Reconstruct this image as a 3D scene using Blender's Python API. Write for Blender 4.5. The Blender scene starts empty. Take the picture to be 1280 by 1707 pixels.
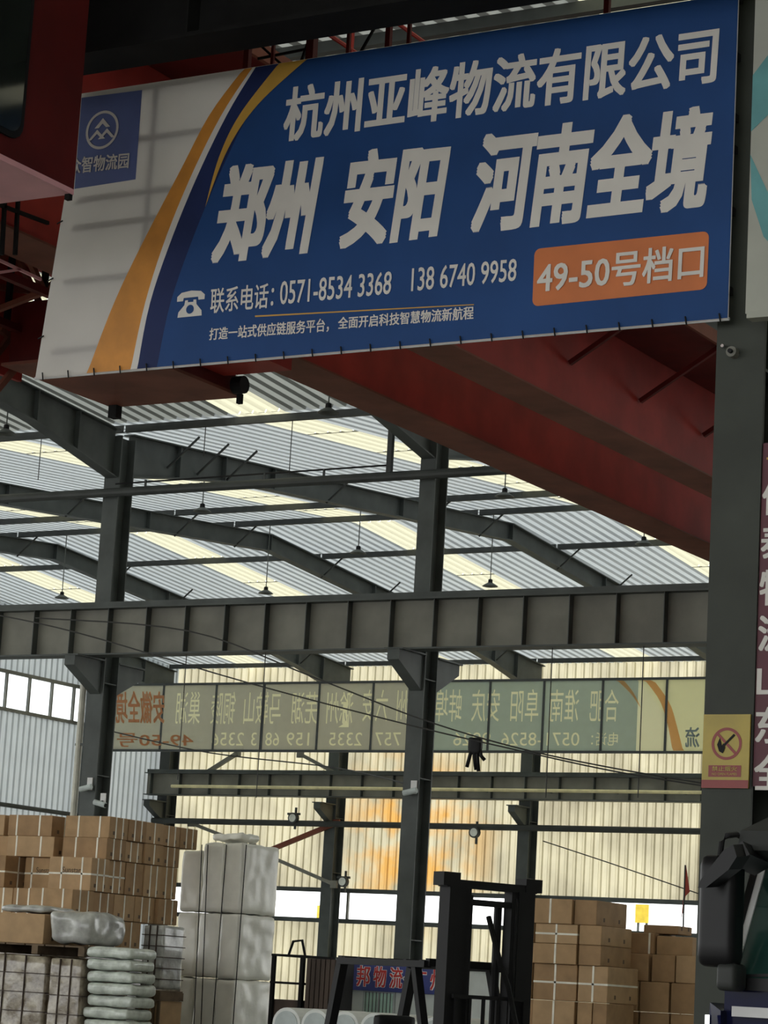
import bpy, math, random
from mathutils import Vector, Matrix
random.seed(7)
C = bpy.context.scene.collection
SC = bpy.context.scene

# ------------------------------------------------------------------ camera
# world: X along the banner (right), Y into the hall, Z up, metres; camera 1.6 m above the floor
YAW, PITCH, ROLL, FPX, CAMH = -0.53166, 0.18418, 0.05762, 4305.9, 1.6
_f = Vector((math.sin(YAW)*math.cos(PITCH), math.cos(YAW)*math.cos(PITCH), math.sin(PITCH)))
_r0 = Vector((math.cos(YAW), -math.sin(YAW), 0)); _u0 = _r0.cross(_f)
_r = _r0*math.cos(ROLL)+_u0*math.sin(ROLL); _u = -_r0*math.sin(ROLL)+_u0*math.cos(ROLL)
cam = bpy.data.cameras.new('camera'); camo = bpy.data.objects.new('camera', cam); C.objects.link(camo)
cam.sensor_fit = 'HORIZONTAL'; cam.sensor_width = 36; cam.lens = FPX/1280*36; cam.clip_end = 2000; cam.clip_start = .1
m = Matrix((_r, _u, -_f)).transposed().to_4x4(); m.translation = (0, 0, CAMH); camo.matrix_world = m
SC.camera = camo
# ------------------------------------------------------------------ sky and exposure (bright overcast day)
w = bpy.data.worlds.new('overcast'); SC.world = w; w.use_nodes = True
bg = w.node_tree.nodes['Background']; bg.inputs[0].default_value = (.985, 1.0, .99, 1); bg.inputs[1].default_value = 2.0
vs = SC.view_settings; vs.view_transform = 'Standard'; vs.look = 'None'; vs.gamma = 1; vs.use_curve_mapping = False; vs.exposure = 0.38

def ray(x, y): return _f + _r*((x-640)/FPX) - _u*((y-853.5)/FPX)
O = Vector((0, 0, CAMH))
def onY(x, y, Y): d = ray(x, y); return O + d*(Y/d.y)          # where a sight line meets the plane Y
def onX(x, y, X): d = ray(x, y); return O + d*(X/d.x)
def onZ(x, y, Z): d = ray(x, y); return O + d*((Z-CAMH)/d.z)

# ------------------------------------------------------------------ materials
MATS = {}
def mat(name, col, rough=.6, metal=0, var=.15, scale=4, bump=0, trans=0, tcol=None, coat=0, col2=None, spec=.5, stretch=(1, 1, 1)):
    m = bpy.data.materials.new(name); m.use_nodes = True; nt = m.node_tree; N = nt.nodes; L = nt.links
    b = N['Principled BSDF']; b.inputs['Roughness'].default_value = rough; b.inputs['Metallic'].default_value = metal
    b.inputs['Coat Weight'].default_value = coat; b.inputs['Specular IOR Level'].default_value = spec
    tc = N.new('ShaderNodeTexCoord'); mp = N.new('ShaderNodeMapping'); mp.inputs['Scale'].default_value = stretch
    nz = N.new('ShaderNodeTexNoise'); nz.inputs['Scale'].default_value = scale; nz.inputs['Detail'].default_value = 6
    L.new(tc.outputs['Object'], mp.inputs[0]); L.new(mp.outputs[0], nz.inputs['Vector'])
    cr = N.new('ShaderNodeValToRGB'); e = cr.color_ramp.elements
    lo = [max(0, c*(1-var)) for c in col]; hi = list(col2) if col2 else [min(1, c*(1+var)) for c in col]
    e[0].position = .35; e[0].color = (*lo, 1); e[1].position = .68; e[1].color = (*hi, 1)
    L.new(nz.outputs[0], cr.inputs[0]); L.new(cr.outputs[0], b.inputs['Base Color'])
    if bump:
        bp = N.new('ShaderNodeBump'); bp.inputs['Strength'].default_value = bump; bp.inputs['Distance'].default_value = .02
        L.new(nz.outputs[0], bp.inputs['Height']); L.new(bp.outputs[0], b.inputs['Normal'])
    if trans:
        t = N.new('ShaderNodeBsdfTranslucent'); mx = N.new('ShaderNodeMixShader'); mx.inputs[0].default_value = trans
        if tcol: t.inputs[0].default_value = (*tcol, 1)
        else: L.new(cr.outputs[0], t.inputs[0])
        L.new(b.outputs[0], mx.inputs[1]); L.new(t.outputs[0], mx.inputs[2]); L.new(mx.outputs[0], N['Material Output'].inputs[0])
    m['cr'] = 0; MATS[name] = m
    return m
mat('concrete', (.30, .29, .27), .85, var=.2, scale=.7, bump=.2)
mat('steel', (.075, .085, .082), .55, spec=.3, var=.2, scale=2)
mat('steel_dark', (.035, .040, .038), .6, var=.25, scale=2)
mat('steel_light', (.20, .197, .168), .6, spec=.3, var=.18, scale=1.6)
mat('steel_black', (.012, .012, .012), .8, var=.2, spec=.15)
mat('pillar', (.05, .056, .046), .6, var=.15, scale=3, spec=.3)
mat('purlin', (.05, .055, .052), .6)
mat('crane_red', (.34, .028, .020), .55, var=.2, scale=2, spec=.2)
mat('crane_red_dark', (.12, .010, .009), .6, var=.25, scale=2, spec=.2)
mat('crane_brown', (.21, .07, .045), .65, var=.2, scale=2, spec=.2)
mat('cab_pink', (.92, .46, .50), .5, var=.1, scale=3)
mat('dark_glass', (.02, .025, .022), .08, spec=.6)
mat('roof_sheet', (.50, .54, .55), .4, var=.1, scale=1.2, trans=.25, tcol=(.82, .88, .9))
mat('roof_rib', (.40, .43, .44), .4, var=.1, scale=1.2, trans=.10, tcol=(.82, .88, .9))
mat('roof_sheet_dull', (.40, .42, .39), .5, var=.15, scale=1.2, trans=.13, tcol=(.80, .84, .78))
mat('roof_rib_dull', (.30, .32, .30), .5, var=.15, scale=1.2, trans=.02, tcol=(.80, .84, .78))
mat('roof_sheet_opaque', (.30, .30, .28), .6, var=.15, scale=1.2)  # unseen front span over the camera, made opaque to darken the foreground
mat('wall_rib_left', (.40, .42, .42), .5, var=.12, scale=1, trans=.08, tcol=(.85, .92, .95))
mat('skylight', (.9, .9, .8), .4, var=.05, scale=3, trans=.9, tcol=(.50, .48, .35))
mat('wall_sheet_left', (.55, .58, .58), .5, var=.12, scale=1, trans=.2, tcol=(.85, .92, .95))
mat('wall_sheet_right_added', (.45, .46, .45), .6, var=.1, scale=1)
mat('batten', (.25, .25, .22), .7)
mat('white_print', (.72, .69, .64), .6, var=.05)
mat('banner_white', (.66, .63, .60), .6, var=.08, scale=2, trans=.38, tcol=(.8, .77, .72))
mat('banner_blue', (.014, .065, .22), .55, var=.12, scale=1.5, trans=.08, spec=.25)
mat('banner_navy', (.012, .024, .10), .55, var=.1, spec=.25)
mat('logo_blue', (.10, .14, .34), .5, var=.1)
mat('print_orange', (.62, .25, .03), .5, var=.12, scale=6)
mat('print_yellow', (.58, .33, .05), .5, var=.1)
mat('box_orange', (.62, .17, .04), .5, var=.08)
mat('cord_white', (.7, .7, .7), .6)
mat('teal', (.12, .35, .36), .5); mat('pale_board', (.42, .43, .37), .6, var=.06)
mat('sign_red', (.10, .012, .025), .5); mat('sign_yellow', (.42, .31, .02), .35, var=.15); mat('sign_print_red', (.26, .02, .015), .4)
mat('black', (.008, .008, .009), .6, spec=.25); mat('rubber', (.02, .02, .02), .85); mat('wire', (.03, .03, .03), .6)
mat('back_banner', (.36, .355, .34), .6, var=.08, trans=.5, tcol=(.80, .80, .80))
mat('back_banner_blue', (.30, .36, .37), .6, var=.08, trans=.5, tcol=(.68, .80, .82))
mat('back_print', (.85, .83, .66), .6, trans=.75, tcol=(1, 1, .84), var=.04)
mat('back_orange', (.62, .38, .2), .6, trans=.65, tcol=(.95, .58, .28), var=.05)
mat('pipe_cream', (.75, .68, .40), .5)
mat('carton', (.40, .255, .13), .8, var=.12, scale=5); mat('carton_b', (.34, .21, .105), .8, var=.14, scale=5); mat('carton_c', (.44, .29, .155), .8, var=.1, scale=5)
mat('carton_white', (.62, .60, .54), .75, var=.08)
mat('pale_pipe', (.55, .54, .46), .5); mat('strap', (.8, .77, .66), .5); mat('carton_print', (.12, .08, .05), .8)
mat('wrap', (.82, .81, .74), .35, var=.08, scale=3, bump=.5, coat=.2)
mat('wrap_brown', (.20, .145, .09), .25, var=.4, scale=6, bump=.9, coat=.7, col2=(.44, .39, .30))
mat('wrap_grey', (.36, .36, .34), .28, var=.3, scale=5, bump=.7, coat=.5, col2=(.55, .56, .53))
mat('sack', (.55, .60, .54), .3, var=.25, scale=7, bump=.9, coat=.4)
mat('pallet_wood', (.13, .09, .055), .85, var=.3, scale=6)
mat('crate_wood', (.07, .05, .04), .8, var=.3, scale=6, stretch=(1, 1, .2))
mat('office_wall', (.62, .68, .66), .6, var=.05); mat('office_blue', (.03, .045, .22), .5)
mat('text_red', (.55, .03, .03), .5); mat('text_white', (.85, .85, .85), .5)
mat('window_glass', (.55, .78, .68), .1, var=.1)
mat('roll_white', (.72, .74, .72), .6, var=.06); mat('roll_core', (.45, .5, .5), .6)
mat('truck_blue', (.007, .009, .045), .12, var=.1, spec=.12); mat('truck_black', (.008, .008, .009), .4, spec=.3); mat('truck_grey', (.035, .038, .036), .5, spec=.3)
mat('chrome', (.8, .8, .8), .15, 1, var=.02); mat('truck_glass', (.02, .06, .05), .05, spec=.8, coat=.6)
mat('yellow_board', (.75, .55, .05), .5); mat('flag_red', (.35, .05, .03), .7)
mat('lamp_grey', (.10, .11, .10), .5); mat('lamp_glass', (.7, .72, .66), .3)
# far wall: cream translucent sheets with warm outside light painted in orange
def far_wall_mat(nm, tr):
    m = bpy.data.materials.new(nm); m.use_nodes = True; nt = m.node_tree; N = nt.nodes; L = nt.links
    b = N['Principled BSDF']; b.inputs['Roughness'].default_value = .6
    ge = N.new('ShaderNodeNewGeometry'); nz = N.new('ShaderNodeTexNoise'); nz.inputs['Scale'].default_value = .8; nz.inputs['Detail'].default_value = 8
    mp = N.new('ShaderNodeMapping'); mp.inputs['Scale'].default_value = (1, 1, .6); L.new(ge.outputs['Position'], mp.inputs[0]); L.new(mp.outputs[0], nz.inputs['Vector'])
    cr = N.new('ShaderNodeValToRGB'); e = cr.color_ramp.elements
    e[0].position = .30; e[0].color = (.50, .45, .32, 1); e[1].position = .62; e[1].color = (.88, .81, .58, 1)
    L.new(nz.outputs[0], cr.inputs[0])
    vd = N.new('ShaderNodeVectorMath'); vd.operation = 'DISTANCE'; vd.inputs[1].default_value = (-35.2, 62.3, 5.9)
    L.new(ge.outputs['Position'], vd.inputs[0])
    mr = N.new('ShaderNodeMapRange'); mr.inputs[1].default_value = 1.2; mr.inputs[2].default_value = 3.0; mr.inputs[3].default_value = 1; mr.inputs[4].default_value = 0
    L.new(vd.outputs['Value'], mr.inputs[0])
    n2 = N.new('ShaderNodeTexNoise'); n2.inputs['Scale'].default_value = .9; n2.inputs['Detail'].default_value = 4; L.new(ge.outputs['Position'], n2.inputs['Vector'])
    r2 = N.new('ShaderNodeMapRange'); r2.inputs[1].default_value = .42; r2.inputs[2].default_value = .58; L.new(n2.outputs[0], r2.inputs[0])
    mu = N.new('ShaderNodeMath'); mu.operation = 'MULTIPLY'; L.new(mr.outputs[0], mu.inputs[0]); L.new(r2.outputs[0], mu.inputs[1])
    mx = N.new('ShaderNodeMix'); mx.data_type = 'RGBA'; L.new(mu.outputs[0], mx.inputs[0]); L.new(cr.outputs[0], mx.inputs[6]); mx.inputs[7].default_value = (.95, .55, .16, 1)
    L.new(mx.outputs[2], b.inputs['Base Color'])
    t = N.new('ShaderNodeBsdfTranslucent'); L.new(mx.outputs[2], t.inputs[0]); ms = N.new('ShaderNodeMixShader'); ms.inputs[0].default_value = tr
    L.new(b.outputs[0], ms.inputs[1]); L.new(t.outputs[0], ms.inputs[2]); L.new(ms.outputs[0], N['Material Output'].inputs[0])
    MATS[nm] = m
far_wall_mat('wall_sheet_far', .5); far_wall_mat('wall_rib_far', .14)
def pane_mat():
    m = bpy.data.materials.new('pane'); m.use_nodes = True; N = m.node_tree.nodes; L = m.node_tree.links
    t = N.new('ShaderNodeBsdfTransparent'); t.inputs[0].default_value = (.93, .96, .98, 1); ms = N.new('ShaderNodeMixShader'); ms.inputs[0].default_value = .12
    L.new(t.outputs[0], ms.inputs[1]); L.new(N['Principled BSDF'].outputs[0], ms.inputs[2]); L.new(ms.outputs[0], N['Material Output'].inputs[0])
    N['Principled BSDF'].inputs['Roughness'].default_value = .1; MATS['pane'] = m
pane_mat()

# ------------------------------------------------------------------ mesh helpers
class MB:
    def __init__(s): s.v = []; s.f = []
    def add(s, vs, fs):
        n = len(s.v); s.v += [Vector(p) for p in vs]; s.f += [tuple(i+n for i in f) for f in fs]; return s
    def box(s, x0, x1, y0, y1, z0, z1):
        return s.add([(x0, y0, z0), (x1, y0, z0), (x1, y1, z0), (x0, y1, z0), (x0, y0, z1), (x1, y0, z1), (x1, y1, z1), (x0, y1, z1)],
                     [(0, 3, 2, 1), (4, 5, 6, 7), (0, 1, 5, 4), (1, 2, 6, 5), (2, 3, 7, 6), (3, 0, 4, 7)])
    def cbox(s, x0, x1, y0, y1, z0, z1, c):      # box with chamfered edges
        vs = []; fs = []
        for (z, k) in ((z0, c), (z0+c, 0), (z1-c, 0), (z1, c)):
            a0, a1, b0, b1 = x0+k, x1-k, y0+k, y1-k; e = c*.7 if k == 0 else c*.3
            vs += [(a0+e, b0, z), (a1-e, b0, z), (a1, b0+e, z), (a1, b1-e, z), (a1-e, b1, z), (a0+e, b1, z), (a0, b1-e, z), (a0, b0+e, z)]
        for r in range(3):
            for i in range(8): j = (i+1) % 8; fs.append((r*8+i, r*8+j, r*8+8+j, r*8+8+i))
        fs += [tuple(reversed(range(8))), tuple(range(24, 32))]
        return s.add(vs, fs)
    def bar(s, p, q, w, h, up=(0, 0, 1)):
        p = Vector(p); q = Vector(q); d = (q-p).normalized(); u = Vector(up)
        if abs(d.dot(u)) > .99: u = Vector((0, 1, 0))
        a = d.cross(u).normalized(); b = a.cross(d)
        vs = [e+a*(sx*w/2)+b*(sz*h/2) for e in (p, q) for sx, sz in ((-1, -1), (1, -1), (1, 1), (-1, 1))]
        return s.add(vs, [(0, 1, 2, 3), (7, 6, 5, 4), (0, 4, 5, 1), (1, 5, 6, 2), (2, 6, 7, 3), (3, 7, 4, 0)])
    def pipe(s, pts, r, n=8):
        pts = [Vector(p) for p in pts]; vs = []; fs = []
        for i, p in enumerate(pts):
            d = (pts[min(i+1, len(pts)-1)]-pts[max(i-1, 0)]).normalized(); u = Vector((0, 0, 1)) if abs(d.z) < .9 else Vector((0, 1, 0))
            a = d.cross(u).normalized(); b = a.cross(d)
            vs += [p+(a*math.cos(2*math.pi*k/n)+b*math.sin(2*math.pi*k/n))*r for k in range(n)]
        for i in range(len(pts)-1):
            for k in range(n): fs.append((i*n+k, i*n+(k+1) % n, (i+1)*n+(k+1) % n, (i+1)*n+k))
        fs += [tuple(reversed(range(n))), tuple(range((len(pts)-1)*n, len(pts)*n))]
        return s.add(vs, fs)
    def lathe(s, prof, c, n=16):                   # profile [(r,z)] about a vertical axis at c
        vs = [(c[0]+r*math.cos(2*math.pi*k/n), c[1]+r*math.sin(2*math.pi*k/n), c[2]+z) for r, z in prof for k in range(n)]
        fs = [(i*n+k, i*n+(k+1) % n, (i+1)*n+(k+1) % n, (i+1)*n+k) for i in range(len(prof)-1) for k in range(n)]
        return s.add(vs, fs)
    def prism(s, poly, off):                       # polygon (3D points) pushed along off
        n = len(poly); off = Vector(off); vs = [Vector(p) for p in poly]; vs += [p+off for p in vs]
        return s.add(vs, [tuple(range(n)), tuple(reversed(range(n, 2*n)))]+[(i, i+n, (i+1) % n+n, (i+1) % n) for i in range(n)])
    def soft(s, x0, x1, y0, y1, z0, z1, n=8, rnd=.25, amp=.01, seed=0, fr=6):   # rounded, slightly crumpled block
        from mathutils import noise
        idx = {}; vs = []; fs = []
        c = Vector(((x0+x1)/2, (y0+y1)/2, (z0+z1)/2)); h = Vector(((x1-x0)/2, (y1-y0)/2, (z1-z0)/2)); rr = rnd*min(h)
        def vert(i, j, k):
            if (i, j, k) not in idx:
                p = Vector(((i/n*2-1)*h.x, (j/n*2-1)*h.y, (k/n*2-1)*h.z))
                q = Vector([max(-(h[a]-rr), min(h[a]-rr, p[a])) for a in range(3)]); d = p-q
                if d.length > 1e-6: p = q+d.normalized()*rr
                w = c+p; nv = noise.noise_vector(w*fr+Vector((seed*3.1, 0, seed))); p = p+nv*amp
                idx[(i, j, k)] = len(vs); vs.append(c+p)
            return idx[(i, j, k)]
        for a in range(n):
            for b in range(n):
                for side in (0, n):
                    q = [(side, a, b), (side, a+1, b), (side, a+1, b+1), (side, a, b+1)]
                    for sh in range(3):
                        t = [tuple(v[(k-sh) % 3] for k in range(3)) for v in q]
                        f = [vert(*x) for x in t]; fs.append(tuple(f if side else reversed(f)))
        return s.add(vs, fs)
    def build(s, name, m, parent=None, smooth=False):
        me = bpy.data.meshes.new(name); off = Vector((0, 0, 0))
        if parent is not None:
            off = Vector(parent.get('org', (0, 0, 0)))
        me.from_pydata([v-off for v in s.v], [], s.f); me.update()
        me.materials.append(MATS[m])
        if smooth: me.polygons.foreach_set('use_smooth', [True]*len(me.polygons))
        o = bpy.data.objects.new(name, me); C.objects.link(o)
        if parent is not None: o.parent = parent; o['org'] = tuple(off)
        return o
def clean(): 
    for o in bpy.data.objects:
        if 'org' in o: del o['org']
def thing(name, label, cat, loc=(0, 0, 0), group=None, kind=None):
    o = bpy.data.objects.new(name, None); C.objects.link(o); o.location = loc; o['org'] = tuple(loc); o.empty_display_size = .1
    if label: o['label'] = label; o['category'] = cat
    if group: o['group'] = group
    if kind: o['kind'] = kind
    return o
def solo(name, label, cat, mb, m, group=None, smooth=False):       # a thing that is one mesh, origin at its base
    zs = min(v.z for v in mb.v); org = Vector((sum(v.x for v in mb.v)/len(mb.v), sum(v.y for v in mb.v)/len(mb.v), zs))
    for v in mb.v: v -= org
    o = mb.build(name, m, None, smooth); o.location = org; o['org'] = tuple(org); o['label'] = label; o['category'] = cat
    if group: o['group'] = group
    return o
def inst(src, name, parent, loc):
    o = bpy.data.objects.new(name, src); C.objects.link(o); o.parent = parent; o.location = Vector(loc)-Vector(parent['org']); return o
_tc = {}
def text_polys(s, off=.0):  # filled outlines of a word
    if (s, off) in _tc: return _tc[(s, off)]
    cu = bpy.data.curves.new('t', 'FONT'); cu.body = s; cu.offset = off; cu.resolution_u = 3; cu.fill_mode = 'FRONT'
    o = bpy.data.objects.new('t', cu); C.objects.link(o); dg = bpy.context.evaluated_depsgraph_get(); dg.update()
    me = bpy.data.meshes.new_from_object(o.evaluated_get(dg))
    V = [(v.co.x, v.co.y) for v in me.vertices]; F = [tuple(p.vertices) for p in me.polygons]
    bpy.data.objects.remove(o); bpy.data.curves.remove(cu); bpy.data.meshes.remove(me)
    _tc[(s, off)] = (V, F); return V, F
def text_quad(name, s, quad, m, parent, bold=.0):         # lettering fitted to the quad TL,TR,BR,BL
    V, F = text_polys(s)
    if not V: return None
    x0 = min(v[0] for v in V); x1 = max(v[0] for v in V); y0 = min(v[1] for v in V); y1 = max(v[1] for v in V)
    by = bold*.6; TL, TR, BR, BL = [Vector(q) for q in quad]; mb = MB(); vs = []
    for x, y in V:
        a = (x-x0+bold)/(x1-x0+2*bold); b = (y-y0+by)/(y1-y0+2*by)
        vs.append((BL*(1-a)+BR*a)*(1-b)+(TL*(1-a)+TR*a)*b)
    if not bold: mb.add(vs, F)
    ux = (BR-BL)/(x1-x0+2*bold); uz = (TL-BL)/(y1-y0+2*by); nrm = Vector((0, -.00008, 0))
    for k in range(15 if bold else 0):
        sh = ux*(bold*(k % 5-2)/2)+uz*(by*(k//5-1))
        mb.add([v+sh+nrm*k for v in vs], F)
    return mb.build(name, m, parent)
ORD = ['first', 'second', 'third', 'fourth', 'fifth', 'sixth', 'seventh', 'eighth', 'ninth', 'tenth', 'eleventh', 'twelfth', 'thirteenth']

# ================================================================== STRUCTURE
fl = MB().box(-75, 45, -40, 110, -.2, 0).build('floor', 'concrete'); fl['kind'] = 'structure'
YN, YM, YF = 12.0, 34.0, 62.0                      # near, middle and far column rows
ZE, ZR = 10.68, 11.76                              # roof sheet height at eaves / far-span ridge
SLOPES = [('front', -16.0, -2.0, ZE, 11.76), ('front', -2.0, YN, 11.76, ZE), ('near', YN, 23.0, ZE, 11.53), ('near', 23.0, YM, 11.53, ZE), ('far', YM, 48.0, ZE, ZR), ('far', 48.0, YF+.4, ZR, ZE-.03)]
def rib_sheet(name, L0, L1, m, mr=None, width=1.0, pitch=.25, h=.05):
    # ribs run from L0 to L1 (vectors); profile across X, up = Z for roofs
    mb = MB(); prof = []; x = 0
    while x < width-1e-6:
        prof += [(x, 0), (x+pitch*.55, 0), (x+pitch*.65, h), (x+pitch*.9, h)]; x += pitch
    prof.append((width, 0)); n = len(prof); L0 = Vector(L0); L1 = Vector(L1)
    vs = [L0+Vector((a, 0, b)) for a, b in prof]+[L1+Vector((a, 0, b)) for a, b in prof]
    mb.add(vs, [(i, i+1, n+i+1, n+i) for i in range(n-1)])
    me = bpy.data.meshes.new(name); me.from_pydata(mb.v, [], mb.f); me.materials.append(MATS[m]); me.materials.append(MATS[mr or m])
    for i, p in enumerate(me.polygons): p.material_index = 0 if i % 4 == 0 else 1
    return me
ceil = thing('ceiling', None, None, (-25, 37, ZE), kind='structure')
for si, (sp, y0, y1, z0, z1) in enumerate(SLOPES):
    ms = {'front': ('roof_sheet_opaque', None), 'near': ('roof_sheet_dull', 'roof_rib_dull'), 'far': ('roof_sheet', 'roof_rib')}[sp]
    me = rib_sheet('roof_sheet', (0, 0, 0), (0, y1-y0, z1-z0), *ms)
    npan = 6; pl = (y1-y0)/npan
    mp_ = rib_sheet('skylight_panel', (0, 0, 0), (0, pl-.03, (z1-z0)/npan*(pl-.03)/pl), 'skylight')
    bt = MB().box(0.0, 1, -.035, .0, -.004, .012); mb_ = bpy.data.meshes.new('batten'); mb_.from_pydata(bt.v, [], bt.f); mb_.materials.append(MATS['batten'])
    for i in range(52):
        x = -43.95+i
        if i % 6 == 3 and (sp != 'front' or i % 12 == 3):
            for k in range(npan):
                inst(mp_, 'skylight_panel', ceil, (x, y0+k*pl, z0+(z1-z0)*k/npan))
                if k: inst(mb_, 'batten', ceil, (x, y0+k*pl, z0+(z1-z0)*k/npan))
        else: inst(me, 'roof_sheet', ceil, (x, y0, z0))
# far wall (Y = 62.4): ribbed sheets above an open band, plain wall below
XW = -43.4
wf = thing('wall_far', None, None, (-32, YF+.4, 0), kind='structure')
def wall_sheet(name, h, m, axis):
    mb = MB(); prof = []; x = 0
    while x < 1-1e-6: prof += [(x, 0), (x+.13, 0), (x+.16, -.04), (x+.22, -.04)]; x += .25
    prof.append((1, 0)); n = len(prof)
    P3 = (lambda a, b, z: (a, b, z)) if axis == 'x' else (lambda a, b, z: (-b, a, z))
    mb.add([P3(a, b, 0) for a, b in prof]+[P3(a, b, h) for a, b in prof], [(i, i+1, n+i+1, n+i) for i in range(n-1)])
    me = bpy.data.meshes.new(name); me.from_pydata(mb.v, [], mb.f); me.materials.append(MATS[m]); me.materials.append(MATS[{'wall_sheet_far': 'wall_rib_far', 'wall_sheet_left': 'wall_rib_left'}.get(m, m)])
    for i, p in enumerate(me.polygons): p.material_index = 0 if i % 4 in (0, 2) else 1
    return me
ZB0, ZB1 = 3.52, 4.36
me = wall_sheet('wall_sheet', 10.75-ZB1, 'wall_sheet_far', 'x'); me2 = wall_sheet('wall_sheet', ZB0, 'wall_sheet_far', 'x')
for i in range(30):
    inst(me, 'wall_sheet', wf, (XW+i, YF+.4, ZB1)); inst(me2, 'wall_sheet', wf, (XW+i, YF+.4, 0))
for z in (ZB0, ZB1, 9.2, 10.15):
    MB().box(XW, XW+30, YF+.25, YF+.36, z-.06, z+.06).build('girt', 'steel', wf)
# unseen wall added on the right to keep side light out
wr = thing('wall_right_added', None, None, (8, 30, 0), kind='structure')
mw = wall_sheet('wall_sheet', 11.2, 'wall_sheet_right_added', 'y')
for i in range(78): inst(mw, 'wall_sheet', wr, (8, -15.6+i, 0))
# left gable wall (X = -43.4) with its high window band
wl = thing('wall_left', None, None, (XW, 50, 0), kind='structure')
WZ0, WZ1 = 8.50, 9.50
ma = wall_sheet('wall_sheet', WZ0, 'wall_sheet_left', 'y'); mbv = wall_sheet('wall_sheet', 11.6-WZ1, 'wall_sheet_left', 'y'); mfull = wall_sheet('wall_sheet', 11.2, 'wall_sheet_left', 'y')
WY1 = 58.4
for i in range(28):
    y = YM+.4+i
    if y+1 > WY1+.05: inst(mfull, 'wall_sheet', wl, (XW, y, 0))
    else: inst(ma, 'wall_sheet', wl, (XW, y, 0)); inst(mbv, 'wall_sheet', wl, (XW, y, WZ1))
win = thing('window_1', None, None, (XW, 54, WZ0), kind='structure')
y = YM+.4
while y < WY1-.1:
    MB().box(XW-.01, XW+.01, y+.03, y+.97, WZ0+.04, WZ1-.04).build('pane', 'pane', win)
    MB().box(XW-.03, XW+.05, y-.03, y+.03, WZ0, WZ1).build('mullion', 'steel_light', win)
    y += 1.0
MB().box(XW-.03, XW+.06, YM+.4, WY1, WZ0-.05, WZ0+.04).build('frame_rail', 'steel_light', win)
MB().box(XW-.03, XW+.06, YM+.4, WY1, WZ1-.04, WZ1+.05).build('frame_rail', 'steel_light', win)

# ================================================================== STEEL FRAME
def rz(Y):                                         # height of the rafter's top flange
    if Y <= 23: return 10.5+(Y-12)/11*.85
    if Y <= 34: return 11.35-(Y-23)/11*.85
    if Y <= 48: return 10.5+(Y-34)/14*1.08
    return 11.58-(Y-48)/14*1.08
def column(name, label, X, Y, z1, wx=.27, d=.40, m='steel', corb=None, group=None):
    t = thing(name, label, 'column', (X, Y, 0), group)
    MB().box(X-wx/2, X+wx/2, Y-d/2, Y-d/2+.022, 0, z1).build('flange', m, t)
    MB().box(X-wx/2, X+wx/2, Y+d/2-.022, Y+d/2, 0, z1).build('flange', m, t)
    MB().box(X-.012, X+.012, Y-d/2+.02, Y+d/2-.02, 0, z1).build('web', m, t)
    MB().box(X-.24, X+.24, Y-d/2-.1, Y+d/2+.1, 0, .03).build('base_plate', m, t)
    for z in (2.4, 4.8, 6.3): 
        MB().box(X-wx/2+.01, X+wx/2-.01, Y-d/2+.02, Y+d/2-.02, z, z+.015).build('stiffener', m, t)
    if corb:                                       # brackets for the runway beams
        for sgn in corb:
            ys = Y+sgn*d/2; ye = Y+sgn*(d/2+.75)
            MB().prism([(X-.1, ys, 6.66), (X-.1, ye, 6.66), (X-.1, ye, 6.50), (X-.1, ys, 6.12)], (.2, 0, 0)).build('corbel', m, t)
            MB().box(X-.16, X+.16, min(ys, ye), max(ys, ye), 6.655, 6.68).build('corbel_plate', m, t)
    return t
column('steel_column', 'left grey steel column standing behind the stacked cartons and white bales', -25.12, YM, 10.42, .30, corb=(-1, 1))
column('steel_column', 'middle grey steel column rising behind the forklift under the runway beam', -19.14, YM, 10.42, corb=(-1, 1))
column('steel_column', 'grey steel column of the middle row hidden behind the front pillar', -13.1, YM, 10.42, corb=(-1, 1))
column('steel_column', 'dark far-wall column with the diagonal bracing, left of the orange wall patch', -37.3, YF-.3, 10.1, .34, .5, 'steel', (-1,))
column('steel_column', 'bluish dark far-wall column rising behind the right carton stack', -31.3, YF-.3, 10.1, .34, .5, 'steel', (-1,))
column('steel_column', 'far-wall column just beside the dark front pillar', -25.3, YF-.3, 10.1, .34, .5, 'steel', (-1,))
column('steel_column', 'dark corner column where the left wall meets the far wall', -43.0, YF-.3, 10.1, .34, .5, 'steel_dark', (-1,))
column('steel_column', 'dark steel column against the left window wall', -43.05, 57.9, 10.3, .3, .35, 'steel')
# frame rafters
FR = {-43.2: 'at the left gable wall', -37.2: 'third leftwards from the left column', -31.2: 'next to the left of the left column', -25.12: 'springing from the left column', -19.14: 'springing from the middle column', -13.1: 'hidden behind the red crane girder'}
def rafter(X, ys, label, m='steel'):
    t = thing('roof_rafter', label, 'rafter', (X, ys[0][0], ys[0][1]))
    top = [(X, y, zt) for y, zt, dp in ys]; bot = [(X, y, zt-dp) for y, zt, dp in ys]
    MB().prism([(X-.008, p[1], p[2]) for p in top]+[(X-.008, p[1], p[2]) for p in reversed(bot)], (.016, 0, 0)).build('web', m, t)
    for nm, line in (('top_flange', top), ('bottom_flange', bot)):
        mb = MB()
        for a, b in zip(line, line[1:]): mb.bar(a, b, .22, .022)
        mb.build(nm, m, t)
    for y, zt, dp in ys[1:-1]:
        MB().box(X-.1, X+.1, y-.01, y+.01, zt-dp, zt).build('stiffener', m, t)
    return t
PURL = [34.05, 36.6, 39.2, 41.8, 44.3, 46.6, 49.4, 50.3, 52.9, 55.5, 58.1, 61.4]
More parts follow.
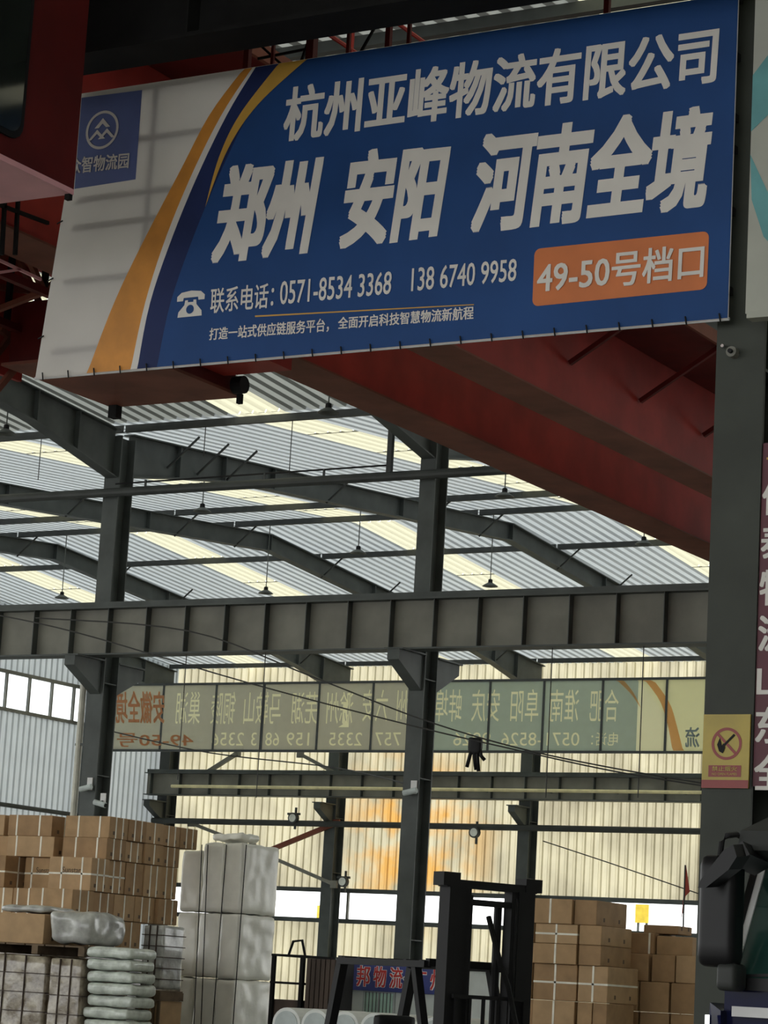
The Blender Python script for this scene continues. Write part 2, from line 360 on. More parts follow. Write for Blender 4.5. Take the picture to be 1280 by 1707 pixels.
for X, lb in FR.items():
    ys = [(YM+.2, rz(34.2), .72), (35.6, rz(35.6), .56), (37.0, rz(37.0), .44), (38.6, rz(38.6), .40), (43.3, rz(43.3), .38), (48.0, rz(48), .36), (52.7, rz(52.7), .38), (57.4, rz(57.4), .42), (59, rz(59), .52), (60.3, rz(60.3), .66), (YF-.1, rz(61.9), .85)]
    t = rafter(X, ys, 'tapered dark steel rafter of the far span, '+lb)
    for y in (35.3, 36.2, 37.1, 40.5, 44.3, 46.6, 50.3, 52.9, 55.5, 58.1, 59.2):
        if X > -43: MB().bar((X+.03, y, rz(y)-.42), (X+.62, y+.05, rz(y)+.10), .03, .03).build('fly_brace', 'steel_dark', t)
for X in (-31.2, -25.12, -19.14, -13.1):
    ys = [(23.0, rz(23), .4), (27.5, rz(27.5), .40), (30.0, rz(30), .42), (31.6, rz(31.6), .52), (32.7, rz(32.7), .66), (YM-.2, rz(33.8), .80)]
    rafter(X, ys, 'haunched dark steel rafter of the near span, '+FR[X])
BAYS = [(-43.2, -37.2, 'in the bay beside the left gable wall'), (-37.2, -31.2, 'two bays left of the left column'), (-31.2, -25.12, 'in the bay left of the left column'), (-25.12, -19.14, 'between the left and middle columns'), (-19.14, -13.1, 'right of the middle column'), (-13.1, -7.0, 'beyond the front pillar')]
ROWS = [(34.05, 'in the roof valley'), (44.3, 'second before the far ridge'), (46.6, 'just before the far ridge'), (50.3, 'just past the far ridge'), (55.8, 'low on the far slope'), (61.6, 'at the far eave')]
for a, b, lb in BAYS:
    for y, rl in ROWS:
        z = rz(y)+.08
        t = thing('roof_purlin', 'dark steel purlin '+rl+', '+lb, 'purlin', (a, y, z-.08), 'roof purlins')
        MB().box(a+.02, b-.02, y-.006, y+.006, z-.05, z+.07).build('web', 'purlin', t)
        MB().box(a+.02, b-.02, y-.04, y+.04, z-.055, z-.045).build('flange', 'purlin', t)
    z = rz(28.5)+.08
    t = thing('roof_purlin', 'dark steel purlin on the near slope, '+lb, 'purlin', (a, 28.5, z-.08), 'roof purlins')
    MB().box(a+.02, b-.02, 28.494, 28.506, z-.07, z+.07).build('web', 'purlin', t)
    MB().box(a+.02, b-.02, 28.45, 28.55, z-.075, z-.065).build('flange', 'purlin', t)
for y in (15.2, 17.0, 18.6, 20.2, 21.8):
    z = rz(y)+.08
    t = thing('roof_purlin', 'dark purlin seen over the big blue banner, %s from the runway beam' % ORD[(15.2, 17.0, 18.6, 20.2, 21.8).index(y)], 'purlin', (-12, y, z-.08), 'roof purlins')
    MB().box(-20, -7, y-.006, y+.006, z-.07, z+.07).build('web', 'steel', t); MB().box(-20, -7, y-.05, y+.05, z-.075, z-.065).build('flange', 'steel', t)
# crane runway beams
def runway(label, x0, x1, yc, zt, zb, fw, stiff, m, mst, rail=True):
    t = thing('crane_runway_beam', label, 'beam', ((x0+x1)/2, yc, zb))
    MB().box(x0, x1, yc-fw/2, yc+fw/2, zt-.025, zt).build('top_flange', mst, t)
    MB().box(x0, x1, yc-fw/2, yc+fw/2, zb, zb+.025).build('bottom_flange', mst, t)
    MB().box(x0, x1, yc-.008, yc+.008, zb+.02, zt-.02).build('web', m, t)
    x = stiff[0]
    while x < x1-.05:
        if x > x0+.05: MB().box(x-.006, x+.006, yc-fw/2+.03, yc+fw/2-.03, zb+.025, zt-.025).build('stiffener', mst, t)
        x += stiff[1]
    if rail:
        MB().box(x0, x1, yc-.04, yc+.04, zt, zt+.10).build('rail', mst, t)
    return t
runway('long grey crane runway beam with vertical stiffeners across the hall middle', -31, -8, 33.42, 7.46, 6.68, .34, (-30.57, .747), 'steel_light', 'steel')
runway('weathered runway beam with stiffeners along the far wall', -43.2, -16, 60.95, 7.46, 6.82, .34, (-43, 1.0), 'steel_light', 'steel')
runway('black near runway beam across the top of the view', -20, 2.5, 11.25, 7.56, 6.75, .30, (-20, 1.5), 'steel_black', 'steel_black')
# ================================================================== NEAR PILLAR
pil = column('front_pillar', 'dark green-grey steel pillar in front, carrying the yellow warning sign', -4.93, 12.02, 8.4, .262, .34, 'pillar', None)
p = onY(1222, 588, 11.83)
MB().pipe([p+Vector((0, .02, 0)), p-Vector((0, .03, 0))], .028, 12).build('bolt_ring', 'steel_light', pil); MB().pipe([p, p-Vector((0, .05, 0))], .012, 8).build('bolt', 'black', pil)
p = onY(1205, 577, 11.83); MB().pipe([p+Vector((0, .02, 0)), p-Vector((0, .012, 0))], .009, 8).build('bolt', 'chrome', pil)
# ================================================================== NO-FIRE SIGN
ys = 11.838
q = [onY(1176, 1192, ys), onY(1251, 1190, ys), onY(1249, 1313, ys), onY(1171, 1315, ys)]
x0, x1 = -5.055, -4.808; zt = (q[0].z+q[1].z)/2; zb = (q[2].z+q[3].z)/2
sg = thing('warning_sign', 'yellow no-open-flame warning plate fixed to the dark front pillar', 'sign', (-4.93, ys, zb))
MB().box(x0, x1, ys-.006, ys+.004, zb, zt).build('plate', 'sign_yellow', sg)
def ring(c, r0, r1, y, n=40):
    mb = MB(); vs = []
    for k in range(n):
        a = 2*math.pi*k/n
        vs += [(c[0]+r0*math.cos(a), y, c[1]+r0*math.sin(a)), (c[0]+r1*math.cos(a), y, c[1]+r1*math.sin(a))]
    return mb.add(vs, [(2*k, 2*k+1, (2*k+3) % (2*n), (2*k+2) % (2*n)) for k in range(n)])
def disc(c, r, y, n=32): return MB().add([(c[0]+r*math.cos(2*math.pi*k/n), y, c[1]+r*math.sin(2*math.pi*k/n)) for k in range(n)], [tuple(range(n))])
def poly(pts, y): return MB().add([(a, y, b) for a, b in pts], [tuple(range(len(pts)))])
cc = (-4.928, zb+(zt-zb)*.60); yy = ys-.008
ring(cc, .066, .080, yy).build('ban_ring', 'sign_print_red', sg)
MB().bar((cc[0]-.05, yy, cc[1]+.05), (cc[0]+.05, yy, cc[1]-.05), .002, .013, (1, 0, 1)).build('ban_bar', 'sign_print_red', sg)
MB().bar((cc[0]-.035, yy-.001, cc[1]-.03), (cc[0]+.04, yy-.001, cc[1]+.045), .002, .011, (1, 0, -1)).build('match_stick', 'black', sg)
poly([(cc[0]-.05, cc[1]-.005), (cc[0]-.038, cc[1]-.038), (cc[0]-.018, cc[1]-.048), (cc[0]-.006, cc[1]-.02), (cc[0]-.016, cc[1]+.004), (cc[0]-.024, cc[1]-.01), (cc[0]-.036, cc[1]+.03)], yy-.0015).build('flame', 'black', sg)
poly([(x0+.035, zb+.055), (x1-.04, zb+.055), (x1-.04, zb+.112), (x0+.035, zb+.112)], yy).build('caption_panel', 'sign_print_red', sg)
def rect(xa, xb, za, zb_, y): return [(xa, y, zb_), (xb, y, zb_), (xb, y, za), (xa, y, za)]
text_quad('caption', '禁止烟火', rect(x0+.055, x1-.06, zb+.083, zb+.107, yy-.002), 'sign_yellow', sg, .01)
text_quad('caption_small', 'NO OPEN FLAMES', rect(x0+.055, x1-.06, zb+.063, zb+.075, yy-.002), 'sign_yellow', sg)
poly([(x0, zb), (x1, zb), (x1, zb+.04), (x0, zb+.04)], yy).build('bottom_band', 'sign_print_red', sg)
# ================================================================== BIG BLUE BANNER
YB = 11.74
def B(x, y, k=0): return onY(x, y, YB-.0025*k)
zbot, ztop = 5.045, 6.79; bx0, bx1 = -9.34, -4.955
bn = thing('stall_banner', 'large blue logistics company banner with white Chinese lettering under the runway beam', 'banner', ((bx0+bx1)/2, YB, zbot))
mb = MB(); nx, nz_ = 60, 20; vs = []
from mathutils import noise as _n
for j in range(nz_+1):
    for i in range(nx+1):
        xx = bx0+(bx1-bx0)*i/nx; zz = zbot+(ztop-zbot)*j/nz_
        vs.append((xx+.17*(j/nz_)*max(0, 1-i/6)*1.0, YB+.001*_n.noise((xx*2, zz*2, 0)), zz))
mb.add(vs, [(j*(nx+1)+i, j*(nx+1)+i+1, (j+1)*(nx+1)+i+1, (j+1)*(nx+1)+i) for j in range(nz_) for i in range(nx)])
mb.build('sheet', 'banner_white', bn)
def strip(name, left, right, m, k):               # band between two sampled edges (pixels on the banner plane)
    mb = MB(); vs = []
    for a, b in zip(left, right): vs += [B(*a, k), B(*b, k)]
    for v in vs: v.z = max(zbot+.006, min(ztop-.003, v.z))
    mb.add(vs, [(2*i, 2*i+1, 2*i+3, 2*i+2) for i in range(len(left)-1)]); return mb.build(name, m, bn)
def smooth_line(pts, n=24):                        # Catmull-Rom through sampled points
    out = []; P = [pts[0]]+pts+[pts[-1]]; seg = len(pts)-1
    for s in range(n+1):
        t = s/n*seg; i = min(int(t), seg-1); u = t-i; p0, p1, p2, p3 = P[i:i+4]
        out.append(tuple(.5*((2*p1[c])+(-p0[c]+p2[c])*u+(2*p0[c]-5*p1[c]+4*p2[c]-p3[c])*u*u+(-p0[c]+3*p1[c]-3*p2[c]+p3[c])*u**3) for c in (0, 1)))
    return out
eA = smooth_line([(408, 112), (350, 190), (300, 285), (240, 400), (190, 505), (144, 625)])
eB = smooth_line([(421, 112), (370, 190), (320, 290), (275, 400), (241, 508), (217, 620)])
eC = smooth_line([(426, 112), (380, 188), (330, 291), (285, 401), (249, 509), (228, 620)])
eD = smooth_line([(470, 100), (417, 185), (366, 290), (320, 401), (283, 509), (261, 616)])
strip('orange_stripe', eA, eB, 'print_orange', 1); strip('white_stripe', eB, eC, 'white_print', 1); strip('navy_stripe', eC, eD, 'banner_navy', 1)
right = [(1262+(-48)*s/24, -20+(548)*s/24) for s in range(25)]
mb = MB(); vs = []
for a, s in zip(eD, range(25)):
    p = B(*a, 1); vs += [p, Vector((bx1-.004, YB-.0025, p.z))]
for v in vs: v.z = max(zbot+.006, min(ztop-.003, v.z))
mb.add(vs, [(2*i, 2*i+1, 2*i+3, 2*i+2) for i in range(24)]); mb.build('blue_field', 'banner_blue', bn)
strip('yellow_swoosh', smooth_line([(466, 104), (400, 190), (365, 262), (342, 345)]), smooth_line([(512, 98), (430, 174), (380, 248), (342, 345)]), 'print_yellow', 2)
# park logo
q = [B(136, 163, 1), B(237, 150, 1), B(226, 299, 1), B(124, 315, 1)]
MB().add(q, [(0, 1, 2, 3)]).build('logo_panel', 'logo_blue', bn)
lc = B(171, 217); lr = (B(198, 216)-lc).length
ring((lc.x, lc.z), lr*.86, lr, YB-.005).build('logo_ring', 'white_print', bn)
def chev(cx, cz, w, h, t, y): return MB().add([(cx-w, y, cz-h), (cx, y, cz), (cx+w, y, cz-h), (cx+w-t, y, cz-h), (cx, y, cz-t*1.1), (cx-w+t, y, cz-h)], [(0, 1, 4, 5), (1, 2, 3, 4)])
chev(lc.x, lc.z+lr*.62, lr*.48, lr*.5, lr*.26, YB-.005).build('logo_peak', 'white_print', bn)
chev(lc.x-lr*.3, lc.z+lr*.05, lr*.52, lr*.52, lr*.2, YB-.005).build('logo_peak', 'white_print', bn)
chev(lc.x+lr*.3, lc.z+lr*.05, lr*.52, lr*.52, lr*.2, YB-.0055).build('logo_peak', 'white_print', bn)
text_quad('logo_lettering', '众智物流园', [B(118, 263, 2), B(216, 254, 2), B(214, 280, 2), B(115, 291, 2)], 'white_print', bn, .02)
# lettering
text_quad('company_lettering', '杭州亚峰物流有限公司', [B(478, 146, 2), B(1200, 40, 2), B(1193, 138, 2), B(470, 238, 2)], 'white_print', bn, .028)
text_quad('city_lettering', '郑州', [B(376, 277, 2), B(541, 260, 2), B(512, 424, 2), B(350, 440, 2)], 'white_print', bn, .045)
text_quad('city_lettering', '安阳', [B(585, 252, 2), B(754, 234, 2), B(728, 396, 2), B(562, 416, 2)], 'white_print', bn, .045)
text_quad('province_lettering', '河南全境', [B(803, 220, 2), B(1196, 172, 2), B(1174, 347, 2), B(780, 392, 2)], 'white_print', bn, .045)
text_quad('phone_caption', '联系电话：', [B(352, 481, 2), B(458, 471, 2), B(455, 513, 2), B(350, 523, 2)], 'white_print', bn, .012)
text_quad('phone_number', '0571-8534 3368', [B(468, 469, 2), B(654, 452, 2), B(651, 490, 2), B(466, 508, 2)], 'white_print', bn, .01)
text_quad('phone_number', '138 6740 9958', [B(687, 447, 2), B(862, 431, 2), B(860, 468, 2), B(685, 486, 2)], 'white_print', bn, .01)
text_quad('slogan', '打造一站式供应链服务平台，', [B(350, 547, 2), B(549, 530, 2), B(548, 553, 2), B(348, 568, 2)], 'white_print', bn, .02)
text_quad('slogan', '全面开启科技智慧物流新航程', [B(564, 529, 2), B(790, 510, 2), B(789, 532, 2), B(563, 549, 2)], 'white_print', bn, .02)
strip('rule_line', [(425, 526), (790, 507)], [(425, 528.5), (790, 508.5)], 'print_yellow', 2)
# handset icon
a = B(293, 530, 2); b = B(342, 482, 2); wx = b.x-a.x; wz = b.z-a.z
def ip(u, v): return (a.x+wx*u, a.z+wz*v)
poly([ip(0, .62), ip(.0, .80), ip(.15, .95), ip(.5, 1.0), ip(.85, .95), ip(1, .80), ip(1, .62), ip(.78, .62), ip(.76, .74), ip(.24, .74), ip(.22, .62)], YB-.005).build('handset_icon', 'white_print', bn)
poly([ip(.06, .0), ip(.94, .0), ip(.92, .2), ip(.72, .46), ip(.70, .64), ip(.60, .64), ip(.6, .56), ip(.4, .56), ip(.4, .64), ip(.30, .64), ip(.28, .46), ip(.08, .2)], YB-.005).build('handset_icon', 'white_print', bn)
c_ = ip(.5, .28); disc(c_, wx*.14, YB-.0062).build('handset_dial', 'banner_blue', bn)
# stall-number plate
def rounded(quad, r, m, name):
    TL, TR, BR, BL = [Vector(v) for v in quad]; pts = []
    for (cn, d1, d2) in ((TL, BL-TL, TR-TL), (TR, TL-TR, BR-TR), (BR, TR-BR, BL-BR), (BL, BR-BL, TL-BL)):
        d1 = d1.normalized()*r; d2 = d2.normalized()*r
        for k in range(5):
            t = k/4*math.pi/2; pts.append(cn+d1*(1-math.sin(t))+d2*(1-math.cos(t)))
    return MB().add(pts, [tuple(range(len(pts)))]).build(name, m, bn)
rounded([B(891, 415, 2), B(1182, 385, 2), B(1178, 482, 2), B(887, 511, 2)], .035, 'box_orange', 'stall_number_panel')
text_quad('stall_number', '49-50号档口', [B(897, 433, 4), B(1175, 404, 4), B(1172, 463, 4), B(894, 492, 4)], 'white_print', bn, .018)
MB().pipe([(bx0-.01, YB+.012, zbot+.004), (bx1, YB+.012, zbot+.004)], .009, 6).build('bottom_rod', 'cord_white', bn)
for k in range(24):
    x = bx0+.06+k*.186; MB().pipe([(x, YB-.012, zbot+.03), (x+.01, YB-.014, zbot-.016)], .0045, 5).build('tie_cord', 'black', bn)
for zz in (5.3, 5.65, 6.0, 6.3): MB().pipe([(bx0+.02+(zz-5.05)*.1, YB-.01, zz), (bx0-.02+(zz-5.05)*.1, YB-.01, zz-.015)], .0045, 5).build('tie_cord', 'black', bn)
# welded frame close behind the sheet
for zf in (5.2, 5.62, 5.95, 6.12, 6.45): MB().box(bx0+.1+(zf-5.05)*.1, bx1, YB+.015, YB+.05, zf-.02, zf+.02).build('frame_rail', 'steel_black', bn)
for xf in (-8.62, -7.5, -6.4, -5.45): MB().box(xf-.02, xf+.02, YB+.015, YB+.05, zbot+.02, ztop-.02).build('frame_post', 'steel_black', bn)
# hanging frame of the banner
MB().box(bx0+.2, bx1, YB+.02, YB+.06, ztop-.04, ztop).build('top_rail', 'steel_black', bn)
for xq, wq in ((415, .035), (457, .018), (521, .05), (582, .02), (648, .03), (682, .02), (1010, .03)):
    x = onY(xq, 60, 11.86).x; MB().bar((x, 11.86, ztop-.1), (x, 11.86, 7.62), wq, wq).build('hanger', 'crane_red_dark', bn)
    MB().bar((x, 11.86, ztop-.02), (x, YB+.03, ztop-.02), .02, .02).build('hanger_foot', 'steel_black', bn)
for a_, b_ in (((430, 72), (470, 108)), ((500, 108), (515, 66)), ((430, 98), (520, 80)), ((598, 92), (625, 45))):
    MB().bar(onY(*a_, 11.9), onY(*b_, 11.9), .012, .014).build('hanger_brace', 'steel_black', bn)
# ================================================================== PALE BANNER right of the pillar, red vertical board
yr = 11.62; rb = thing('pale_banner', 'pale banner with teal diamonds at the right edge, beside the blue banner', 'banner', (-3.0, yr, 5.03))
MB().box(-4.815, -.6, yr, yr+.05, 5.03, 6.95).build('sheet', 'pale_board', rb)
MB().box(-4.80, -.6, yr-.02, yr+.06, 5.0, 5.035).build('bottom_rail', 'pale_board', rb)
for pts in ([(-4.815, 6.28), (-4.62, 6.52), (-4.62, 6.15), (-4.815, 5.98)], [(-4.815, 5.86), (-4.70, 5.62), (-4.62, 5.62), (-4.62, 5.3), (-4.73, 5.42), (-4.80, 5.62)], [(-4.4, 6.2), (-4.0, 6.6), (-3.6, 6.2), (-4.0, 5.8)]):
    poly(pts, yr-.002).build('teal_diamond', 'teal', rb)
vb = thing('vertical_sign', 'dark red vertical board with white characters beside the front pillar', 'sign', (-4.7, 11.87, 2.70))
MB().box(-4.797, -4.60, 11.862, 11.89, 2.70, 4.42).build('board', 'sign_red', vb)
for k, ch in enumerate('信泰物流山东全'):
    zc = 4.14-k*.228
    text_quad('character', ch, rect(-4.792, -4.632, zc-.09, zc+.09, 11.860), 'white_print', vb, .03)
text_quad('character', '专', rect(-4.775, -4.65, 4.27, 4.38, 11.860), 'print_yellow', vb, .02)
# ================================================================== OPERATOR CAB and its crane (near span)
cr1 = thing('cabin_crane', 'red crane operator cab with dark window, top left in front of the banner', 'crane', (-8.8, 9.3, 5.68))
CX, CY1 = -8.2, 10.5
MB().box(-10.0, CX, 7.9, CY1, 5.70, 7.75).build('cab_body', 'crane_red_dark', cr1)
MB().box(-9.98, CX-.012, 7.92, CY1-.012, 5.675, 5.70).build('cab_floor', 'cab_pink', cr1)
MB().bar((CX-.006, 7.9, 5.69), (CX-.006, CY1, 5.69), .014, .03).build('floor_edge', 'cab_pink', cr1)
MB().bar((CX-.02, CY1-.015, 5.70), (CX-.02, CY1-.015, 5.645), .03, .03).build('corner_stub', 'steel_black', cr1)
# window in the side: rounded frame and pane
wy1 = onX(34, 160, CX).y; wz0 = onX(20, 222, CX).z
def rrect(y0, y1, z0, z1, r, x, n=5):
    pts = []
    for cy_, cz_, a0 in ((y1-r, z1-r, 0), (y0+r, z1-r, 1), (y0+r, z0+r, 2), (y1-r, z0+r, 3)):
        for k in range(n): t = (a0+k/(n-1))*math.pi/2; pts.append((x, cy_+r*math.cos(t), cz_+r*math.sin(t)))
    return pts
MB().prism(rrect(wy1-1.3, wy1+.03, wz0-.03, 7.43, .09, CX), (.015, 0, 0)).build('window_frame', 'black', cr1)
MB().prism(rrect(wy1-1.27, wy1, wz0, 7.4, .08, CX+.01), (.01, 0, 0)).build('window_pane', 'dark_glass', cr1)
MB().box(-9.6, -8.9, -6, 11.3, 7.75, 8.7).build('girder', 'crane_red', cr1)
MB().box(-10.6, -7.9, 11.10, 11.40, 7.665, 7.95).build('end_carriage', 'crane_red', cr1)
# ================================================================== RED BRIDGE CRANE behind the banner
cr2 = thing('bridge_crane', 'big red double-girder bridge crane spanning behind the blue banner', 'crane', (-13, 23, 7.55))
Z0 = 7.80
for x0, x1 in ((-14.12, -13.57), (-12.32, -11.82)):
    MB().box(x0+.03, x1-.03, 12.4, 33.9, Z0+.02, Z0+1.35).build('girder_box', 'crane_red', cr2)
    MB().box(x0, x1, 12.4, 33.9, Z0, Z0+.02).build('bottom_flange', 'crane_brown', cr2)
    MB().box(x0, x1, 12.4, 33.9, Z0+1.35, Z0+1.37).build('top_flange', 'crane_brown', cr2)
# walkway on the right girder with brackets
MB().box(-11.84, -10.85, 12.4, 33.5, Z0+1.02, Z0+1.06).build('walkway_plate', 'crane_red_dark', cr2)
MB().box(-10.87, -10.83, 12.4, 33.5, Z0+.98, Z0+1.12).build('walkway_edge', 'crane_brown', cr2)
y = 13.0
while y < 33.4:
    MB().bar((-11.83, y, Z0+.45), (-10.9, y, Z0+1.0), .05, .05).build('walkway_bracket', 'crane_red_dark', cr2); y += 1.8
for h in (.5, 1.0): MB().pipe([(-10.87, 12.4, Z0+1.06+h), (-10.87, 33.5, Z0+1.06+h)], .018, 6).build('handrail', 'crane_red', cr2)
y = 13.0
while y < 33.4: MB().bar((-10.87, y, Z0+1.06), (-10.87, y, Z0+2.06), .03, .03).build('handrail_post', 'crane_red', cr2); y += 1.5
# end carriages on the runway rails
for yc in (33.42,): MB().box(-14.12, -10.4, yc-.18, yc+.18, Z0-.24, Z0).build('end_carriage', 'crane_red', cr2)
# service platform and drive box hanging at the outer side of the left girder
MB().box(-15.7, -14.2, 19.3, 21.05, 7.44, 8.05).build('drive_box', 'crane_red_dark', cr2)
MB().box(-15.75, -14.15, 19.25, 21.1, 7.41, 7.44).build('drive_box_floor', 'crane_brown', cr2)
MB().box(-14.14, -13.35, 20.2, 20.75, 7.55, 7.798).build('buffer_bracket', 'crane_red', cr2)
MB().pipe([(-14.14, 20.95, 7.50), (-14.02, 20.95, 7.50)], .09, 14).build('buffer', 'black', cr2); MB().bar((-14.1, 21.0, 7.42), (-14.1, 21.0, 7.32), .05, .05).build('buffer_stub', 'steel_black', cr2)
MB().box(-15.72, -15.62, 21.0, 21.1, 7.28, 7.42).build('buffer_stub', 'steel_black', cr2)
# lattice frame on the outer side
X1, X2 = -14.5, -15.6
for x in (X1, X2):
    for z in (7.78, 8.55): MB().bar((x, 14.0, z), (x, 20.8, z), .07, .07).build('lattice_chord', 'crane_red_dark', cr2)
y = 14.0; k = 0
while y < 20.8:
    for x in (X1, X2):
        MB().bar((x, y, 7.78), (x, y, 8.55), .05, .05).build('lattice_post', 'steel_black', cr2)
        MB().bar((x, y, 7.78 if k % 2 else 8.55), (x, min(y+.85, 20.8), 8.55 if k % 2 else 7.78), .05, .05).build('lattice_diagonal', 'crane_brown', cr2)
    MB().bar((X1, y, 7.78), (X2, y+.5, 7.78), .05, .05).build('lattice_rung', 'crane_brown', cr2)
    y += .85; k += 1
MB().box(-16.0, -14.1, 14.0, 20.8, 8.6, 8.65).build('platform', 'crane_red', cr2)
MB().box(-16.05, -16.0, 14.0, 19.9, 7.42, 8.6).build('side_panel', 'crane_red', cr2)
for p_, q_ in (((-5, 650), (62, 570)), ((0, 548), (70, 610)), ((-5, 478), (66, 487)), ((-5, 590), (60, 505))):
    MB().bar(onX(*p_, -15.9), onX(*q_, -15.9), .05, .06).build('panel_brace', 'crane_brown', cr2)
for p_, q_ in (((-5, 432), (68, 466)), ((-5, 455), (34, 449))):
    MB().bar(onX(*p_, -14.15), onX(*q_, -14.15), .02, .025).build('edge_angle', 'cab_pink', cr2)
for xq in (8, 30): MB().bar(onX(xq, 335, -13.5), onX(xq-5, 425, -13.5), .03, .03).build('cable_post', 'steel_black', cr2)
MB().bar(onX(-5, 340, -13.5), onX(80, 372, -13.5), .03, .03).build('cable_rail', 'steel_black', cr2)
# ================================================================== PIPE STRUT in front of the column row
t = thing('strut_pipe', 'dark horizontal strut pipe crossing in front of both grey columns', 'pipe', (-23.4, 33.55, 9.37))
MB().pipe([(-30.5, 33.62, 9.42), (-8, 33.62, 9.42)], .075, 12).build('tube', 'steel_dark', t)
MB().bar((-19.72, 33.62, 9.48), (-19.72, 33.62, 10.35), .08, .08).build('drop_rod', 'steel_dark', t)
for x in (-24.3, -22.0, -20.9): MB().bar((x, 33.62, 9.48), (x, 33.62, 9.6), .03, .03).build('clip', 'steel_dark', t)
MB().pipe([(-24.9, 33.62, 9.56), (-19.72, 33.62, 9.60)], .015, 6).build('cable', 'black', t)
# ================================================================== PENDANT LAMPS
LAMPS = [((547, 685), 32.3, 'over the near valley, just under the big blue banner'), ((337, 850), 38.8, 'right of the left column, just below the strut pipe'), ((597, 920), 43.5, 'in the middle of the roof between the two columns'), ((443, 987), 47.5, 'low between the columns, just above the runway beam'), ((841, 825), 38.8, 'right of the middle column, below the red girder'), ((817, 975), 47.5, 'right of the middle column, just above the runway beam'), ((1073, 905), 43.5, 'farthest right, close to the red girder edge'), ((103, 995), 47.5, 'left of the left column, just above the runway beam'), ((10, 720), 32.3, 'at the far left edge under the roof')]
for (px_, py_), Y, lb in LAMPS:
    p = onY(px_, py_, Y); zr = rz(Y)+.15
    t = thing('pendant_lamp', 'small dark dome pendant lamp '+lb, 'lamp', (p.x, p.y, p.z-.04), 'pendant lamps under the roof')
    MB().pipe([(p.x, p.y, p.z+.1), (p.x, p.y, zr)], .012, 6).build('rod', 'lamp_grey', t)
    MB().lathe([(.03, .12), (.045, .11), (.05, .04), (.04, .03)], p, 12).build('socket', 'black', t)
    MB().lathe([(.04, .05), (.08, .03), (.13, 0), (.17, -.03), (.165, -.035), (.12, -.01), (.05, .03)], p, 18).build('shade', 'lamp_grey', t, True)
# ================================================================== FAR SPAN FITTINGS
# translucent banner seen from behind
YK = 57.0
def K(x, y, k=0): return onY(x, y, YK-.004*k)
kz0 = (K(200, 1251).z+K(1160, 1254).z)/2; kz1 = (K(200, 1143).z+K(1160, 1129).z)/2; kx0 = -42.1; kx1 = -22.2
bb = thing('back_banner', 'long translucent banner seen from behind with mirrored Chinese lettering', 'banner', ((kx0+kx1)/2, YK, kz0))
BARS = [190, 270, 358, 438, 530, 620, 722, 815, 905, 1003, 1110, 1215]
xs = [kx0]+[K(x, 1195).x for x in BARS if K(x, 1195).x > kx0+.4]+[kx1]
for a, b in zip(xs, xs[1:]): MB().box(a+.03, b-.03, YK+.004, YK+.008, kz0+.03, kz1-.03).build('panel', 'back_print', bb)
for a in xs: MB().box(a-.03, a+.03, YK-.01, YK+.05, kz0, kz1).build('frame_post', 'steel_dark', bb)
for z in (kz0, kz1): MB().box(kx0, kx1, YK-.02, YK+.05, z-.03, z+.03).build('frame_rail', 'steel_dark', bb)
def kstrip(name, left, right, m, k):
    mb = MB(); vs = []
    for a, b in zip(left, right): vs += [K(*a, k), K(*b, k)]
    for v in vs: v.z = max(kz0+.04, min(kz1-.04, v.z))
    mb.add(vs, [(2*i, 2*i+1, 2*i+3, 2*i+2) for i in range(len(left)-1)]); mb.build(name, m, bb)
kstrip('cream_field', smooth_line([(1062, 1128), (1100, 1180), (1118, 1220), (1130, 1258)], 10), smooth_line([(1190, 1128), (1190, 1180), (1190, 1220), (1190, 1258)], 10), 'back_print', 1)
kstrip('orange_stripe', smooth_line([(1070, 1128), (1098, 1165), (1112, 1205), (1122, 1258)], 10), smooth_line([(1085, 1128), (1115, 1170), (1128, 1210), (1140, 1258)], 10), 'back_orange', 2)
kstrip('orange_swoosh', smooth_line([(1026, 1132), (1050, 1155), (1068, 1180)], 8), smooth_line([(1038, 1132), (1056, 1155), (1068, 1180)], 8), 'back_orange', 2)
from mathutils.geometry import tessellate_polygon
def outline_loops(s):                              # closed outlines of a word, in font units
    V, F = text_polys(s); key = {}; ids = []       # weld doubled points, then walk the edges used once
    for v in V: k_ = (round(v[0], 4), round(v[1], 4)); ids.append(key.setdefault(k_, len(key)))
    pos = list(key); cnt = {}
    for f in F:
        g = [ids[q] for q in f]
        for u, v in zip(g, g[1:]+g[:1]):
            if u != v: e = (min(u, v), max(u, v)); cnt[e] = cnt.get(e, 0)+1
    adj = {}
    for (u, v), c in cnt.items():
        if c == 1: adj.setdefault(u, []).append(v); adj.setdefault(v, []).append(u)
    loops = []
    while adj:
        st = next(iter(adj)); lp = [st]; cur = st
        while adj.get(cur):
            nx_ = adj[cur].pop(); adj[nx_].remove(cur)
            if not adj[cur]: del adj[cur]
            cur = nx_
            if cur == st: break
            lp.append(cur)
        if cur in adj and not adj[cur]: del adj[cur]
        if st in adj and not adj[st]: del adj[st]
        if len(lp) > 2: loops.append([pos[q] for q in lp])
    return loops, V
WORDS = []
for s_, xa, xb in (('合肥', 982, 1032), ('淮南', 915, 966), ('阜阳', 850, 899), ('安庆', 785, 834), ('蚌埠', 724, 771), ('亳州', 660, 706), ('六安', 603, 648), ('滁州', 543, 590), ('芜湖', 485, 531), ('马鞍山', 405, 470), ('铜陵', 350, 394), ('巢湖', 292, 336)):
    dy = 0 if xa > 600 else 4; WORDS.append((s_, xa, xb, 1149+dy, 1203+dy))
for s_, xa, xb in (('电话：', 985, 1030), ('0571-8526', 835, 966), ('9826', 755, 818), ('7571', 615, 668), ('2335', 548, 604), ('159', 477, 516), ('6813', 418, 466), ('2356', 352, 407)):
    WORDS.append((s_, xa, xb, 1221, 1243))
